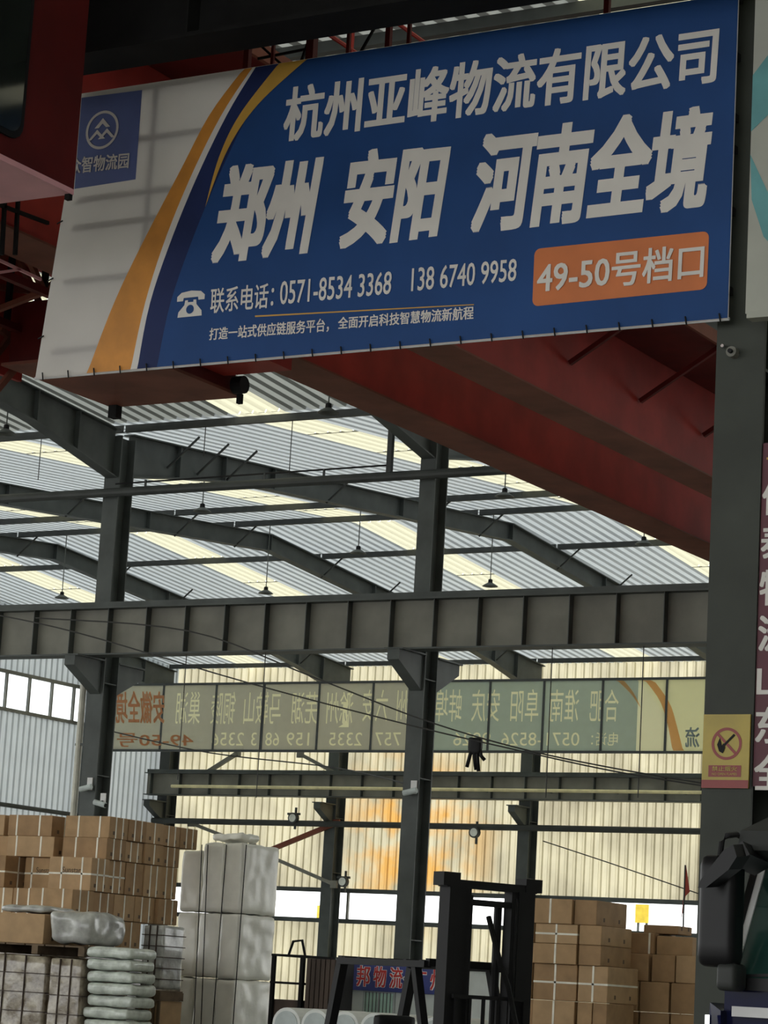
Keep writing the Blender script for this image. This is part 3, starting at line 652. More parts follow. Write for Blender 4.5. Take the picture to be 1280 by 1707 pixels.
def ink(name, pxa, pxb, m):                        # printed layer with the letters left blank, one cell per word
    xa_, xb_ = K(pxa, 1195).x if pxa > 0 else kx0+.03, K(pxb, 1195).x; zm = K(700, 1212).z; mb = MB()
    for za_, zb_, sel in ((kz0+.03, zm, lambda ya: ya > 1212), (zm, kz1-.03, lambda ya: ya < 1212)):
        ws = sorted([w__ for w__ in WORDS if sel(w__[3]) and pxa < (w__[1]+w__[2])/2 < pxb], key=lambda w__: w__[1])
        groups = []
        for (s_, wa__, wb__, ya, yb) in ws:
            L_, V = outline_loops(s_); u0 = min(v[0] for v in V); u1 = max(v[0] for v in V); v0 = min(v[1] for v in V); v1 = max(v[1] for v in V)
            P0 = K(wa__, yb); P1 = K(wb__, ya)
            for lp in L_: groups.append([[Vector((P1.x-(P1.x-P0.x)*(u-u0)/(u1-u0), P0.z+(P1.z-P0.z)*(v-v0)/(v1-v0), 0)) for u, v in lp]])
        groups = [(min(p.x for p in g[0]), max(p.x for p in g[0]), g) for g in groups]; groups.sort(key=lambda g: g[0]); cl_ = []
        for lo, hi, g in groups:                   # merge outlines that overlap sideways into one cell
            if cl_ and lo < cl_[-1][1]+.004: cl_[-1][1] = max(hi, cl_[-1][1]); cl_[-1][2] += g
            else: cl_.append([lo, hi, list(g)])
        cuts = [xa_]+[(p[1]+q[0])/2 for p, q in zip(cl_, cl_[1:])]+[xb_]
        for (lo, hi, g), c0, c1 in zip(cl_, cuts, cuts[1:]):
            loops = [[Vector((c0, za_, 0)), Vector((c1, za_, 0)), Vector((c1, zb_, 0)), Vector((c0, zb_, 0))]]+g
            tri = tessellate_polygon(loops); mb.add([(p.x, YK, p.y) for lp in loops for p in lp], [tuple(t_) for t_ in tri])
    mb.build(name, m, bb)
ink('ink_layer', -1, 714, 'back_banner'); ink('ink_layer', 714, 1062, 'back_banner_blue')
def mtext(s, xa, xb, ya, yb, m, off=.02):          # mirrored: the print faces the other side
    text_quad('lettering', s, [K(xb, ya, 3), K(xa, ya, 3), K(xa, yb, 3), K(xb, yb, 3)], m, bb, off)
mtext('安徽全境', 193, 274, 1152, 1206, 'back_orange')
mtext('49-50号', 195, 322, 1222, 1245, 'back_orange', .01)
mtext('流', 1142, 1166, 1212, 1246, 'back_banner_blue')
# pipes along the far wall
t = thing('cream_pipe', 'bright cream conductor pipe running along the far runway beam', 'pipe', (-35, 60.5, 7.2))
a = onY(286, 1307, 60.4); b = onY(1165, 1325, 60.4); zc = (a.z+b.z)/2
MB().pipe([(a.x, 60.4, zc), (-20, 60.4, zc)], .045, 8).build('tube', 'pipe_cream', t)
for k in range(12): x = a.x+.4+k*1.9; MB().bar((x, 60.4, zc-.02), (x, 60.78, zc-.02), .03, .03).build('bracket', 'steel', t)
a = onY(330, 1369, 61.2); b = onY(1165, 1386, 61.2); zc = (a.z+b.z)/2
t = thing('far_wall_pipe', 'dark horizontal pipe below the far runway beam', 'pipe', (-33, 61.2, zc-.08))
MB().pipe([(XW+.3, 61.2, zc), (-18, 61.2, zc)], .085, 10).build('tube', 'steel_dark', t)
for x in (-37.3, -31.3, -25.3, -43.0): MB().bar((x, 61.2, zc), (x, 61.5, zc), .08, .06).build('bracket', 'steel_dark', t)
def brace(p, q, label, r=.07, Y=61.35, m='steel_light'):
    a = onY(*p, Y); b = onY(*q, Y); mb = MB(); mb.bar(a, b, r, r*1.3); d = (b-a).normalized()
    t = thing('wall_brace', label, 'brace', ((a.x+b.x)/2, Y, min(a.z, b.z))); mb.build('bar', m, t)
    for e in (a, b): MB().box(e.x-.1, e.x+.1, Y-.02, Y+.06, e.z-.1, e.z+.1).build('end_plate', m, t)
brace((318, 1372), (420, 1412), 'left wall brace falling behind the white bales')
brace((448, 1418), (560, 1372), 'wall brace rising right to the braced far column', .1, m='crane_brown')
brace((450, 1428), (556, 1474), 'wall brace falling right to the window band')
brace((335, 1294), (395, 1256), 'short brace beside the corner column, under the back banner', .09)
brace((500, 1257), (565, 1292), 'short brace left of the braced far column, under the back banner', .07)
dp = thing('downpipe', 'pale downpipe running up beside the left grey column', 'pipe', (-25.53, 34.02, 0))
MB().pipe([(-25.53, 34.02, 0), (-25.53, 34.02, 6.55)], .055, 10).build('tube', 'pale_pipe', dp)
for z in (1.5, 3.4, 5.3): MB().box(-25.59, -25.26, 33.99, 34.05, z, z+.04).build('clip', 'steel', dp)
wp = thing('left_wall_pipe', 'dark pipe low along the left wall, just above the cartons', 'pipe', (XW+.3, 52, 6))
a = onX(0, 1339, XW+.25); b = onX(112, 1358, XW+.25); zc_ = (a.z+b.z)/2
MB().pipe([(XW+.25, 45, zc_), (XW+.25, 61.4, zc_)], .06, 8).build('tube', 'steel_dark', wp)
for y in (46, 50, 54, 58): MB().bar((XW+.25, y, zc_), (XW, y, zc_), .05, .05).build('bracket', 'steel_dark', wp)
# window band mullions belong to the far wall
for x in [XW+.3+i*6 for i in range(5)]: MB().box(x-.03, x+.03, YF+.3, YF+.38, ZB0, ZB1).build('band_post', 'steel_light', wf)
for k, ((x0, x1, y0, y1), lb) in enumerate((((527, 550, 1510, 1537), 'small yellow board outside, seen through the left of the window band'), ((1058, 1081, 1508, 1538), 'small yellow board outside, seen through the window band near the pillar'))):
    a = onY(x0, y1, 75); b = onY(x1, y0, 75); t = thing('yellow_board', lb, 'board', ((a.x+b.x)/2, 75, 0))
    MB().box(a.x, b.x, 75, 75.05, a.z, b.z).build('panel', 'yellow_board', t)
    for x in (a.x+.08, b.x-.08): MB().box(x-.03, x+.03, 75.05, 75.12, 0, b.z).build('post', 'steel', t)
# ================================================================== CABLES, DANGLING BUNDLE, CAMERAS
def cable(label, pts, Ys, r=.012):
    P3 = [onY(x, y, Y) for (x, y), Y in zip(pts, Ys)]; sm = []; 
    for s in range(len(P3)-1):
        p0 = P3[max(s-1, 0)]; p1 = P3[s]; p2 = P3[s+1]; p3 = P3[min(s+2, len(P3)-1)]
        for k in range(6):
            u = k/6; sm.append(.5*((2*p1)+(-p0+p2)*u+(2*p0-5*p1+4*p2-p3)*u*u+(-p0+3*p1-3*p2+p3)*u**3))
    sm.append(P3[-1]); return solo('overhead_cable', label, 'cable', MB().pipe(sm, r, 6), 'wire', 'cables strung across the hall')
cable('upper of two slack cables falling right in front of the back banner', [(60, 1030), (315, 1052), (520, 1128), (700, 1198), (860, 1246), (1020, 1280), (1185, 1308)], [32.5]*7)
cable('lower of two slack cables falling right in front of the back banner', [(-20, 1022), (130, 1055), (420, 1140), (680, 1208), (860, 1250), (1020, 1285), (1185, 1312)], [32.4]*7)
cable('thin wire crossing low over the left end of the back banner', [(190, 1220), (350, 1255), (560, 1280), (690, 1310)], [36, 36, 36, 34])
cable('thin wire sloping across the cream far wall behind the right cartons', [(905, 1402), (1020, 1440), (1165, 1490)], [62.31]*3, .016)
for k, (x, ya, yb, lb) in enumerate(((487, 712, 790, 'thin vertical drop wire under the valley purlin, right one'), (343, 710, 760, 'thin vertical drop wire near the left column top'), (66, 770, 800, 'thin vertical drop wire left of the left column'), (921, 1078, 1330, 'long thin vertical wire below the runway beam, by the right text'), (1073, 1078, 1330, 'long thin vertical wire nearest the front pillar'), (312, 1078, 1300, 'long thin vertical wire below the runway beam, by the left column'), (443, 1085, 1330, 'long thin vertical wire below the runway beam, between the columns'))):
    Y = 34.05 if k < 3 else 33.42; a = onY(x, ya, Y); b = onY(x, yb, Y); a.z = rz(Y)+.03 if k < 3 else 6.69
    solo('drop_wire', lb, 'wire', MB().pipe([(a.x, Y, a.z), (a.x, Y, b.z)], .008, 5), 'wire', 'thin drop wires')
a = onY(793, 1232, 32.45)
t = thing('dangling_bundle', 'black bundle of straps dangling from the slack cables', 'bundle', (a.x, a.y, a.z-.48))
MB().soft(a.x-.1, a.x+.1, a.y-.05, a.y+.05, a.z-.22, a.z+.02, 5, .5, .02, 3).build('knot', 'black', t, True)
for dx, l, bend in ((-.07, .40, -.05), (0, .44, .03), (.05, .46, .02), (.11, .30, .05)):
    MB().pipe([(a.x+dx*.6, a.y, a.z-.1), (a.x+dx, a.y-.02, a.z-.24), (a.x+dx+bend, a.y, a.z-l)], .028, 7).build('strap_end', 'black', t, True)
def camera_box(label, px_, py_, Y, s=1):
    p = onY(px_, py_, Y); t = thing('security_camera', label, 'camera', (p.x, p.y, p.z-.06))
    MB().pipe([(p.x-.12*s, p.y-.10, p.z-.05), (p.x+.10*s, p.y-.10, p.z)], .045, 10).build('housing', 'roll_core', t)
    MB().bar((p.x, p.y, p.z+.02), (p.x, p.y-.12, p.z), .03, .03).build('arm', 'steel_dark', t)
    MB().pipe([(p.x-.13*s, p.y-.1, p.z-.055), (p.x-.12*s, p.y-.1, p.z-.05)], .035, 10).build('lens', 'black', t)
    MB().box(p.x-.05, p.x+.05, p.y-.02, p.y+.0, p.z-.05, p.z+.15).build('mount', 'cord_white', t)
camera_box('small grey security camera on the middle column', 690, 1318, 33.79)
camera_box('small grey security camera on the left column, front side', 150, 1312, 33.79)
camera_box('small security camera at the left column, lower right side', 172, 1338, 33.79, -1)
for (x, y, lb) in ((793, 1388, 'round floodlight hanging under the far pipe, right of the middle column'), (491, 1364, 'small floodlight on top of the far pipe'), (574, 1470, 'small floodlight pair on the braced far column')):
    p = onY(x, y, 61.36 if 'braced' in lb else 61.12); t = thing('floodlight', lb, 'lamp', (p.x, p.y, p.z-.1))
    MB().pipe([(p.x, p.y-.12, p.z), (p.x, p.y, p.z)], .15, 14).build('rim', 'steel_dark', t); MB().pipe([(p.x, p.y-.13, p.z), (p.x, p.y-.12, p.z)], .11, 14).build('lens', 'lamp_glass', t)
    MB().bar((p.x-.25, p.y+.03, p.z+.12), (p.x+.15, p.y+.03, p.z+.12), .06, .06).build('bracket', 'steel_dark', t); MB().bar((p.x, p.y+.05, p.z+.3), (p.x, p.y+.05, p.z-.3), .05, .05).build('stem', 'steel_dark', t); MB().bar((p.x, p.y, p.z+.12), (p.x, max(61.47 if 'braced' in lb else 61.2, p.y+.05), p.z+.12), .05, .05).build('arm', 'steel_dark', t)
# ================================================================== CARTONS
def carton(x0, x1, y0, y1, z0, z1, label, grp, m='carton', straps=(), side_straps=(), hstrap=False, txt=None):
    org = ((x0+x1)/2, (y0+y1)/2, z0); mb = MB().cbox(x0, x1, y0, y1, z0, z1, .008)
    for v in mb.v: v -= Vector(org)
    o = mb.build('carton', m); o.location = org; o['org'] = org; o['label'] = label; o['category'] = 'carton'; o['group'] = grp
    e = .003
    for f in straps:
        x = x0+(x1-x0)*f; s = MB(); s.box(x-.013, x+.013, y0-e, y0, z0+.005, z1).box(x-.009, x+.009, y0-e, y1, z1, z1+e*.6); s.build('strap', 'strap', o)
    for f in side_straps:
        y = y0+(y1-y0)*f; MB().box(x1, x1+e, y-.013, y+.013, z0+.005, z1).build('strap', 'strap', o)
    if hstrap:
        z = (z0+z1)/2; MB().box(x0, x1+e, y0-e, y0, z-.012, z+.012).box(x1, x1+e, y0, y1, z-.012, z+.012).build('strap', 'strap', o)
    if txt:
        text_quad('print', txt, rect(x0+(x1-x0)*.32, x0+(x1-x0)*.76, z0+(z1-z0)*.52, z0+(z1-z0)*.70, y0-.002), 'carton_print', o, .01)
    for q in range(2):                             # little handling marks on the end
        yy_ = y0+(y1-y0)*(.25+.5*q); MB().add([(x1+.002, yy_-.025, z0+.05), (x1+.002, yy_+.025, z0+.05), (x1+.002, yy_+.025, z0+.10), (x1+.002, yy_-.025, z0+.10)], [(0, 1, 2, 3)]).build('handling_mark', 'carton_print', o)
    return o
XC = onY(165, 1450, 29.0).x
def zc(y, x=160): return onX(x, y, XC).z
def yc(x, y=1450): return onX(x, y, XC).y
CM = ['carton', 'carton_b', 'carton_c']; G1 = 'cartons stacked at the left'
LZ = [zc(1357), zc(1394), zc(1430), zc(1486), zc(1531), zc(1579)]
LN = ['top', 'second', 'third', 'fourth', 'lowest']
LAY = [  # corner px, number along the side, pitch, front cartons (start offset left, width)
    (177, 5, .45, .76, [(.98, .80, -.05), (1.86, .7, .0)], 0, None), (175, 4, .46, .76, [(.86, .85, -.1), (1.75, .7, 0)], 0, None),
    (152, 5, .43, .72, [(.75, .66, .28), (1.47, .5, -.05)], 1, 'Sunstar'), (124, 5, .50, .72, [(.74, .40, .1), (1.2, .6, .2)], 0, None), (146, 3, .47, .9, [], 0, None)]
for li, (cp, n, pit, wx, fr, hs, tx) in enumerate(LAY):
    z1, z0 = LZ[li], LZ[li+1]; y0 = yc(cp)
    for k in range(n):
        j = random.uniform(-.02, .02); jx = random.uniform(-.05, .03) if k else 0
        h = z1-z0-(.002 if k == 0 else random.uniform(.002, .012))
        carton(XC-wx+jx, XC+jx, y0+k*pit+.004, y0+(k+1)*pit-.008+j*.3, z0, z0+h, '%s carton from the lit corner, %s layer of the left stack' % (ORD[k], LN[li]), G1, CM[(k+li) % 3], (.30, .78) if k == 0 else (), (.35, .72) if k != 2 else (.5,), hs and k < 2, tx if k == 0 else None)
    for q, (ox, wd, dy) in enumerate(fr):
        carton(XC-ox-wd+.02, XC-ox-.01, y0+.05+dy, y0+.65+dy, z0, z1-.006, '%s carton left of the lit corner, %s layer of the left stack' % (ORD[q], LN[li]), G1, CM[(q+li+1) % 3], (.2, .72), (.5,), hs, tx if q == 0 else None)
# lower level: goods wrapped in film, sacks, pallets (tops carry the cartons)
ZL = LZ[5]
def pallet(x0, x1, y0, y1, z0, label):
    t = thing('wooden_pallet', label, 'pallet', ((x0+x1)/2, (y0+y1)/2, z0), 'wooden pallets')
    for k in range(5): a = x0+(x1-x0)*k/5; MB().box(a+.01, a+(x1-x0)/5-.015, y0, y1, z0+.11, z0+.13).build('deck_board', 'pallet_wood', t)
    for k in range(3): a = x0+(x1-x0-.1)*k/2; MB().box(a, a+.1, y0, y1, z0, z0+.11).build('bearer', 'pallet_wood', t)
def wrapped(x0, x1, y0, y1, z0, z1, label, m, seed, rows=0):
    t = thing('wrapped_load', label, 'wrapped load', ((x0+x1)/2, (y0+y1)/2, z0))
    MB().soft(x0+.012, x1-.012, y0+.012, y1-.012, z0+.014, z1-.012, 16, .10, .012, seed, 5).build('film_wrap', m, t, True)
    for k in range(rows):
        z = z0+(z1-z0)*(k+1)/(rows+1); MB().box(x0-.005, x1+.005, y0-.004, y1, z-.006, z+.006).build('film_band', 'crate_wood', t)
    for k in (1, 2): x = x0+(x1-x0)*k/3; MB().box(x-.006, x+.006, y0-.006, y0+.02, z0+.02, z1-.02).build('film_crease', 'crate_wood', t)
yb0 = yc(100)-.55
def xat(px_, Y): return onY(px_, 1640, Y).x
def zat(py_, px_, Y): return onY(px_, py_, Y).z
Yw = yb0
wa, wb_, wc_ = xat(-30, Yw), xat(77, Yw), xat(137, Yw); zt_ = zat(1592, 80, Yw)
pallet(wa, wb_-.02, Yw+.02, Yw+1.1, 0, 'wooden pallet under the leftmost film-wrapped stack'); wrapped(wa, wb_-.02, Yw, Yw+1.1, .132, zt_, 'brown film-wrapped goods at the bottom left edge', 'wrap_brown', 1, 6)
pallet(wb_+.02, wc_-.02, Yw+.02, Yw+1.1, 0, 'wooden pallet under the second film-wrapped stack'); wrapped(wb_+.02, wc_-.02, Yw, Yw+1.1, .132, zt_-.02, 'grey-brown film-wrapped goods between the left edge stack and the sacks', 'wrap_brown', 2, 6)
pallet(wa, wc_-.02, Yw+.02, Yw+1.1, zt_+.005, 'dark wooden pallet lying on the film-wrapped stacks')
zp = zt_+.137; zq = zat(1523, 60, Yw)
carton(xat(-25, Yw), xat(58, Yw), Yw+.1, Yw+.9, zp, zq, 'plain carton beside the silver film bag, on the dark pallet', G1, 'carton_c')
t = thing('film_bag', 'shiny silver film-wrapped bag next to the plain carton', 'bag', (xat(100, Yw), Yw+.5, zp))
MB().soft(xat(66, Yw), xat(139, Yw), Yw+.08, Yw+.9, zp+.03, zat(1518, 100, Yw), 14, .5, .04, 5, 5).build('wrap', 'wrap_grey', t, True)
solo('loose_film', 'loose clear film lying on the plain carton at the left', 'film', MB().soft(xat(-20, Yw), xat(56, Yw), Yw+.14, Yw+.8, zq+.02, zq+.11, 10, .9, .02, 6, 5), 'wrap_grey', None, True)
# filler level behind: pallet loads that carry the carton layers
wrapped(XC-1.9, XC-.05, yc(146)-.02, yc(146)+2.6, .0, LZ[5]-.003, 'film-wrapped load hidden under the left carton stack', 'wrap_brown', 3)
# white sacks
xs0, xs1 = xat(139, yb0+.05), xat(219, yb0+.05); zs1 = zat(1577, 175, yb0+.05); ns = 13; hs_ = zs1/ns
for k in range(ns):
    jx = random.uniform(-.03, .03)
    o = solo('white_sack', '%s white sack from the top of the sack pile at the left' % ORD[ns-1-k], 'sack', MB().soft(xs0+.03+jx, xs1+jx, yb0+.05+random.uniform(-.03, .03), yb0+.62, k*hs_+.006, (k+1)*hs_-.010, 16, .75, .016, k+10, 5), 'sack', 'white sacks in the left pile', True)
# grey wrapped load on pallet right of the sacks, over a low crate
Yg = yb0+1.6; g0, g1 = xat(228, Yg), xat(268, Yg)
zg0 = zat(1650, 255, Yg); zg1 = zat(1540, 255, Yg)
t = thing('slatted_crate', 'yellowish slatted crate below the grey wrapped load', 'crate', ((g0+g1)/2, Yg+.5, 0))
MB().box(g0+.02, g1-.02, Yg+.03, Yg+.56, 0, zg0-.14).build('goods', 'carton_c', t)
for k in range(5): x = g0+(g1-g0-.04)*k/4; MB().box(x, x+.04, Yg, Yg+.03, 0, zg0-.14).build('upright', 'pallet_wood', t)
for k in range(6): z = .05+k*.19; MB().box(g0, g1, Yg-.02, Yg, z, z+.03).build('slat', 'pallet_wood', t)
pallet(g0, g1, Yg, Yg+.56, zg0-.135, 'pallet under the grey wrapped load beside the bales'); wrapped(g0+.02, g1-.02, Yg+.02, Yg+.55, zg0, zg1, 'grey film-wrapped load between the sacks and the white bales', 'wrap_grey', 7, 5)
# ================================================================== WHITE BALES
Yb = 31.65
cols = [(280, 318), (319, 357), (358, 392)]; rows = [1404, 1522, 1632, 1748]
zsb = [zat(y, 380, Yb) for y in rows]; step = zsb[1]-zsb[2]; zsb = [zsb[0], zsb[1], zsb[2], zsb[3], 0.0]
RN = ['top', 'second', 'third', 'bottom']; CN = ['left', 'middle', 'right']
for c, (a, b) in enumerate(cols):
    for r_ in range(4):
        x0, x1 = xat(a, Yb), xat(b, Yb); dz = (.10, .06, 0)[c] if r_ == 0 else 0
        solo('white_bale', '%s white film-wrapped bale in the %s column of the bale stack' % (RN[r_], CN[c]), 'bale', MB().soft(x0+.016, x1-.016, Yb+.05*(2-c) , Yb+1.0, zsb[r_+1]+.008, zsb[r_]-.008-(.12 if c == 0 and r_ == 0 else 0)+(0), 16, .22, .018, c*5+r_, 5), 'wrap', 'white bales', True)
x0 = xat(322, Yb); x1 = xat(375, Yb)
solo('film_roll', 'crumpled white film lying on top of the bale stack', 'film', MB().soft(x0, x1, Yb+.2, Yb+.7, zsb[0]+.035, zsb[0]+.15, 12, .8, .04, 31, 7), 'wrap', None, True)
for k, (xa, xb) in enumerate(((337, 322), (378, 352), (411, 386), (347, 334))):
    za = zsb[0]-.02; pts = [onY(xa+(xb-xa)*s/8, 1408+s*42, Yb-.02) for s in range(9)]
    solo('bale_cord', '%s thin black cord down the front of the white bales' % ('leftmost', 'third', 'rightmost', 'second')[k], 'cord', MB().pipe([(p.x, Yb-.025, p.z) for p in pts], .008, 5), 'black', 'cords tying the bales')
# ================================================================== RIGHT CARTON STACK
Yr = 29.6; G2 = 'cartons stacked at the right'
def rz_(y, x=930): return onY(x, y, Yr).z
bounds = [1498, 1540, 1573, 1607, 1668, 1738, 1812]; zz = [rz_(y) for y in bounds]+[.135]
cl = [[(877, 950), (951, 989)], [(866, 888), (889, 960), (962, 1000)], [(866, 888), (889, 960), (962, 1000)], [(862, 886), (887, 960), (962, 1012)], [(858, 889), (890, 960), (964, 989), (990, 1014)], [(858, 905), (906, 960), (962, 1012)], [(858, 905), (906, 960), (962, 1012)]]
RL = ['top', 'second', 'third', 'fourth', 'fifth', 'sixth', 'bottom']
def xr(px_, Y): return onY(px_, 1600, Y).x
pallet(xr(858, Yr), xr(1012, Yr), Yr, Yr+.98, 0, 'pallet under the right carton stack behind the forklift')
for li, row in enumerate(cl):
    for k, (a, b) in enumerate(row):
        dy = random.uniform(0, .06); dr = .9 if b-a > 30 else .8
        carton(xr(a, Yr)+.003, xr(b, Yr)-.003, Yr+dy, Yr+dy+dr, zz[li+1]+.001, zz[li]-.003, '%s carton from the left, %s layer of the stack behind the forklift' % (ORD[k], RL[li]), G2, CM[(k+li) % 3], (.5,) if b-a > 40 else (), (), b-a > 40 and li % 2 == 1)
Yq = 30.75
def zr_(y): return onY(1080, y, Yq).z
b2 = [1590, 1636, 1687, 1740, 1800]; z2 = [zr_(y) for y in b2]+[.135]
pallet(xr(1013, Yq), xr(1160, Yq), Yq, Yq+1.1, 0, 'pallet under the carton stack between forklift and truck')
c2 = [[(1015, 1080), (1085, 1124), (1126, 1160)], [(1018, 1065), (1067, 1116), (1119, 1160)], [(1015, 1065), (1067, 1116), (1119, 1160)], [(1015, 1065), (1067, 1116), (1119, 1160)], [(1015, 1085), (1087, 1160)]]
for li, row in enumerate(c2):
    for k, (a, b) in enumerate(row):
        carton(xr(a, Yq)+.003, xr(b, Yq)-.003, Yq+random.uniform(0, .05), Yq+.95, z2[li+1]+.001, z2[li]-.003, '%s carton from the left, %s layer of the stack beside the truck mirror' % (ORD[k], RL[li]), G2, CM[(k+2*li) % 3], (), (), False)
ztop_ = z2[0]
carton(xr(1004, Yq), xr(1078, Yq), Yq+.2, Yq+.9, ztop_, ztop_+.27, 'flat carton on the upper left of the stack beside the truck mirror', G2, 'carton_b', (.15, .9))
carton(xr(1080, Yq), xr(1140, Yq), Yq+.25, Yq+.9, ztop_, ztop_+.24, 'flat carton on the upper right of the stack beside the truck mirror', G2, 'carton')
carton(xr(1052, Yq), xr(1110, Yq), Yq+.35, Yq+.8, ztop_+.272, ztop_+.38, 'small open-top carton crowning the stack beside the truck mirror', G2, 'carton_b')
a = onY(1160, 1684, 28.0); b = onY(1212, 1634, 28.0)
carton(a.x, b.x, 28.0, 28.7, a.z, b.z, 'white printed carton partly behind the truck mirror', 'white cartons behind the truck', 'carton_white', (), (), False, 'FRAGILE' if False else None)
carton(a.x-.03, b.x+.05, 28.0, 28.75, 0, a.z-.003, 'large brown carton under the white printed one behind the truck', 'white cartons behind the truck', 'carton_b')
# flag on a thin pole standing behind the cartons
p = onY(1138, 1590, 33.0); p1 = onY(1142, 1442, 33.0)
t = thing('pennant_flag', 'dark red pennant on a thin pole behind the right cartons', 'flag', (p.x, p.y, 0))
MB().pipe([(p.x, p.y, 0), (p1.x, p1.y, p1.z)], .012, 6).build('pole', 'steel_dark', t)
f = MB(); f.prism([(p1.x+.01, p1.y, p1.z), (p1.x+.07, p1.y+.02, p1.z-.36), (p1.x+.02, p1.y, p1.z-.42), (p1.x-.03, p1.y, p1.z-.75)], (0, .01, 0)); f.build('cloth', 'flag_red', t)
# ================================================================== OFFICE KIOSK with blue sign
Yo = 31.5; xo0 = onY(560, 1650, Yo).x; xo1 = onY(745, 1650, Yo).x
zs0 = onY(640, 1653, Yo).z; zs1_ = onY(640, 1606, Yo).z
t = thing('office_kiosk', 'small white office cabin behind the forklift', 'cabin', ((xo0+xo1)/2, Yo+1, 0))
MB().box(xo0+.02, xo1-.02, Yo+.03, Yo+1.6, 0, zs1_-.02).build('wall', 'office_wall', t)
MB().box(xo0-.03, xo1+.03, Yo+.0, Yo+1.65, zs1_-.02, zs1_+.04).build('roof', 'roll_core', t)
wa_ = onY(606, 1690, Yo); wb2 = onY(655, 1657, Yo)
w_ = MB().box(wa_.x-.03, wb2.x+.03, Yo+.005, Yo+.04, wa_.z-.2, wb2.z+.02).build('window', 'roll_core', t); w_['org'] = t['org']
MB().box(wa_.x, (wa_.x+wb2.x)/2-.015, Yo-.002, Yo+.01, wa_.z-.17, wb2.z).build('pane', 'window_glass', w_); MB().box((wa_.x+wb2.x)/2+.015, wb2.x, Yo-.002, Yo+.01, wa_.z-.17, wb2.z).build('pane', 'window_glass', w_)
for k in range(8): x = wa_.x+(wb2.x-wa_.x)*(k+.5)/8; MB().pipe([(x, Yo-.02, wa_.z-.18), (x, Yo-.02, wb2.z+.01)], .006, 5).build('bar', 'steel', w_)
t = thing('office_sign', 'blue sign with red white-edged characters on the office cabin', 'sign', ((xo0+xo1)/2, Yo-.03, zs0))
MB().box(xo0, xo1, Yo-.05, Yo-.005, zs0, zs1_).build('board', 'office_blue', t)
for k, (ch, a, b) in enumerate((('德', 568, 590), ('邦', 593, 618), ('物', 621, 645), ('流', 648, 672), ('广', 687, 712), ('州', 716, 740))):
    pa = onY(a, 1645, Yo-.055); pb = onY(b, 1614, Yo-.055); za = zs0+.05; zb2 = zs1_-.04
    text_quad('character_edge', ch, rect(pa.x, pb.x, za, zb2, Yo-.052), 'text_white', t, .07)
    text_quad('character', ch, rect(pa.x+.004, pb.x-.004, za+.004, zb2-.004, Yo-.056), 'text_red', t, .02)
pc = onY(678, 1628, Yo); ring((pc.x, (zs0+zs1_)/2), .018, .032, Yo-.054).build('dot', 'text_white', t)
# white rolls lying in front of the office
Yl = 28.0; rr = .205
def roll(x, z, lb):
    t = thing('white_roll', lb, 'roll', (x, Yl+.6, z-rr), 'white rolls in front of the office')
    t_ = MB().pipe([(x, Yl, z), (x, Yl+.03, z), (x, Yl+1.2, z)], rr, 24); t_.build('body', 'roll_white', t, False)
    MB().pipe([(x, Yl-.012, z), (x, Yl, z)], rr*.80, 24).build('end_face', 'roll_core', t)
xl0 = onY(478, 1690, Yl).x; zt3 = onY(520, 1682, Yl).z-rr
for r_, (n, z, o) in enumerate(((6, rr, 0), (6, (rr+zt3)/2, rr*.06), (6, zt3, 0))):
    for k in range(n):
        if r_ < 2: zz_ = rr+(zt3-rr)/2*r_
        else: zz_ = zt3
        roll(xl0+k*(2*rr+.015), zz_, '%s white roll from the bales, %s row of the roll pile' % (ORD[k], ('bottom', 'middle', 'top')[r_]))
# dark crate and bench left of the office
Yd = 29.9; a = onY(507, 1668, Yd); b = onY(559, 1600, Yd)
t = thing('dark_crate', 'dark brown slatted crate between the bales and the office', 'crate', ((a.x+b.x)/2, Yd+.4, 0))
MB().box(a.x, b.x, Yd+.03, Yd+.5, .1, b.z).build('core', 'black', t)
for k in range(6): x = a.x+(b.x-a.x)*k/6; MB().box(x+.008, x+(b.x-a.x)/6-.008, Yd, Yd+.03, .1, b.z).build('slat', 'crate_wood', t)
MB().box(a.x-.02, b.x+.02, Yd-.02, Yd+.52, 0, .1).build('base', 'pallet_wood', t)
a = onY(448, 1640, Yd); b = onY(505, 1592, Yd)
t = thing('steel_bench', 'dark cluttered steel bench beside the white bales', 'bench', ((a.x+b.x)/2, Yd+.4, 0))
for x in (a.x+.03, b.x-.03):
    for y in (Yd+.05, Yd+.8): MB().box(x-.025, x+.025, y-.025, y+.025, 0, b.z).build('leg', 'steel_black', t)
for z in (.5, 1.05, zat(1640, 470, Yd), b.z-.03): MB().box(a.x, b.x, Yd+.02, Yd+.83, z, z+.03).build('shelf', 'steel_black', t)
MB().box(a.x+.02, b.x-.02, Yd+.1, Yd+.8, .53, 1.0).build('drawer_block', 'crate_wood', t); MB().box(a.x+.02, b.x-.1, Yd+.1, Yd+.8, 1.08, 1.45).build('drawer_block', 'crate_wood', t)
MB().pipe([(a.x+.1, Yd+.3, b.z), (a.x+.16, Yd+.3, b.z+.18), (a.x+.3, Yd+.3, b.z+.2), (a.x+.36, Yd+.3, b.z)], .02, 6).build('hose', 'black', t)
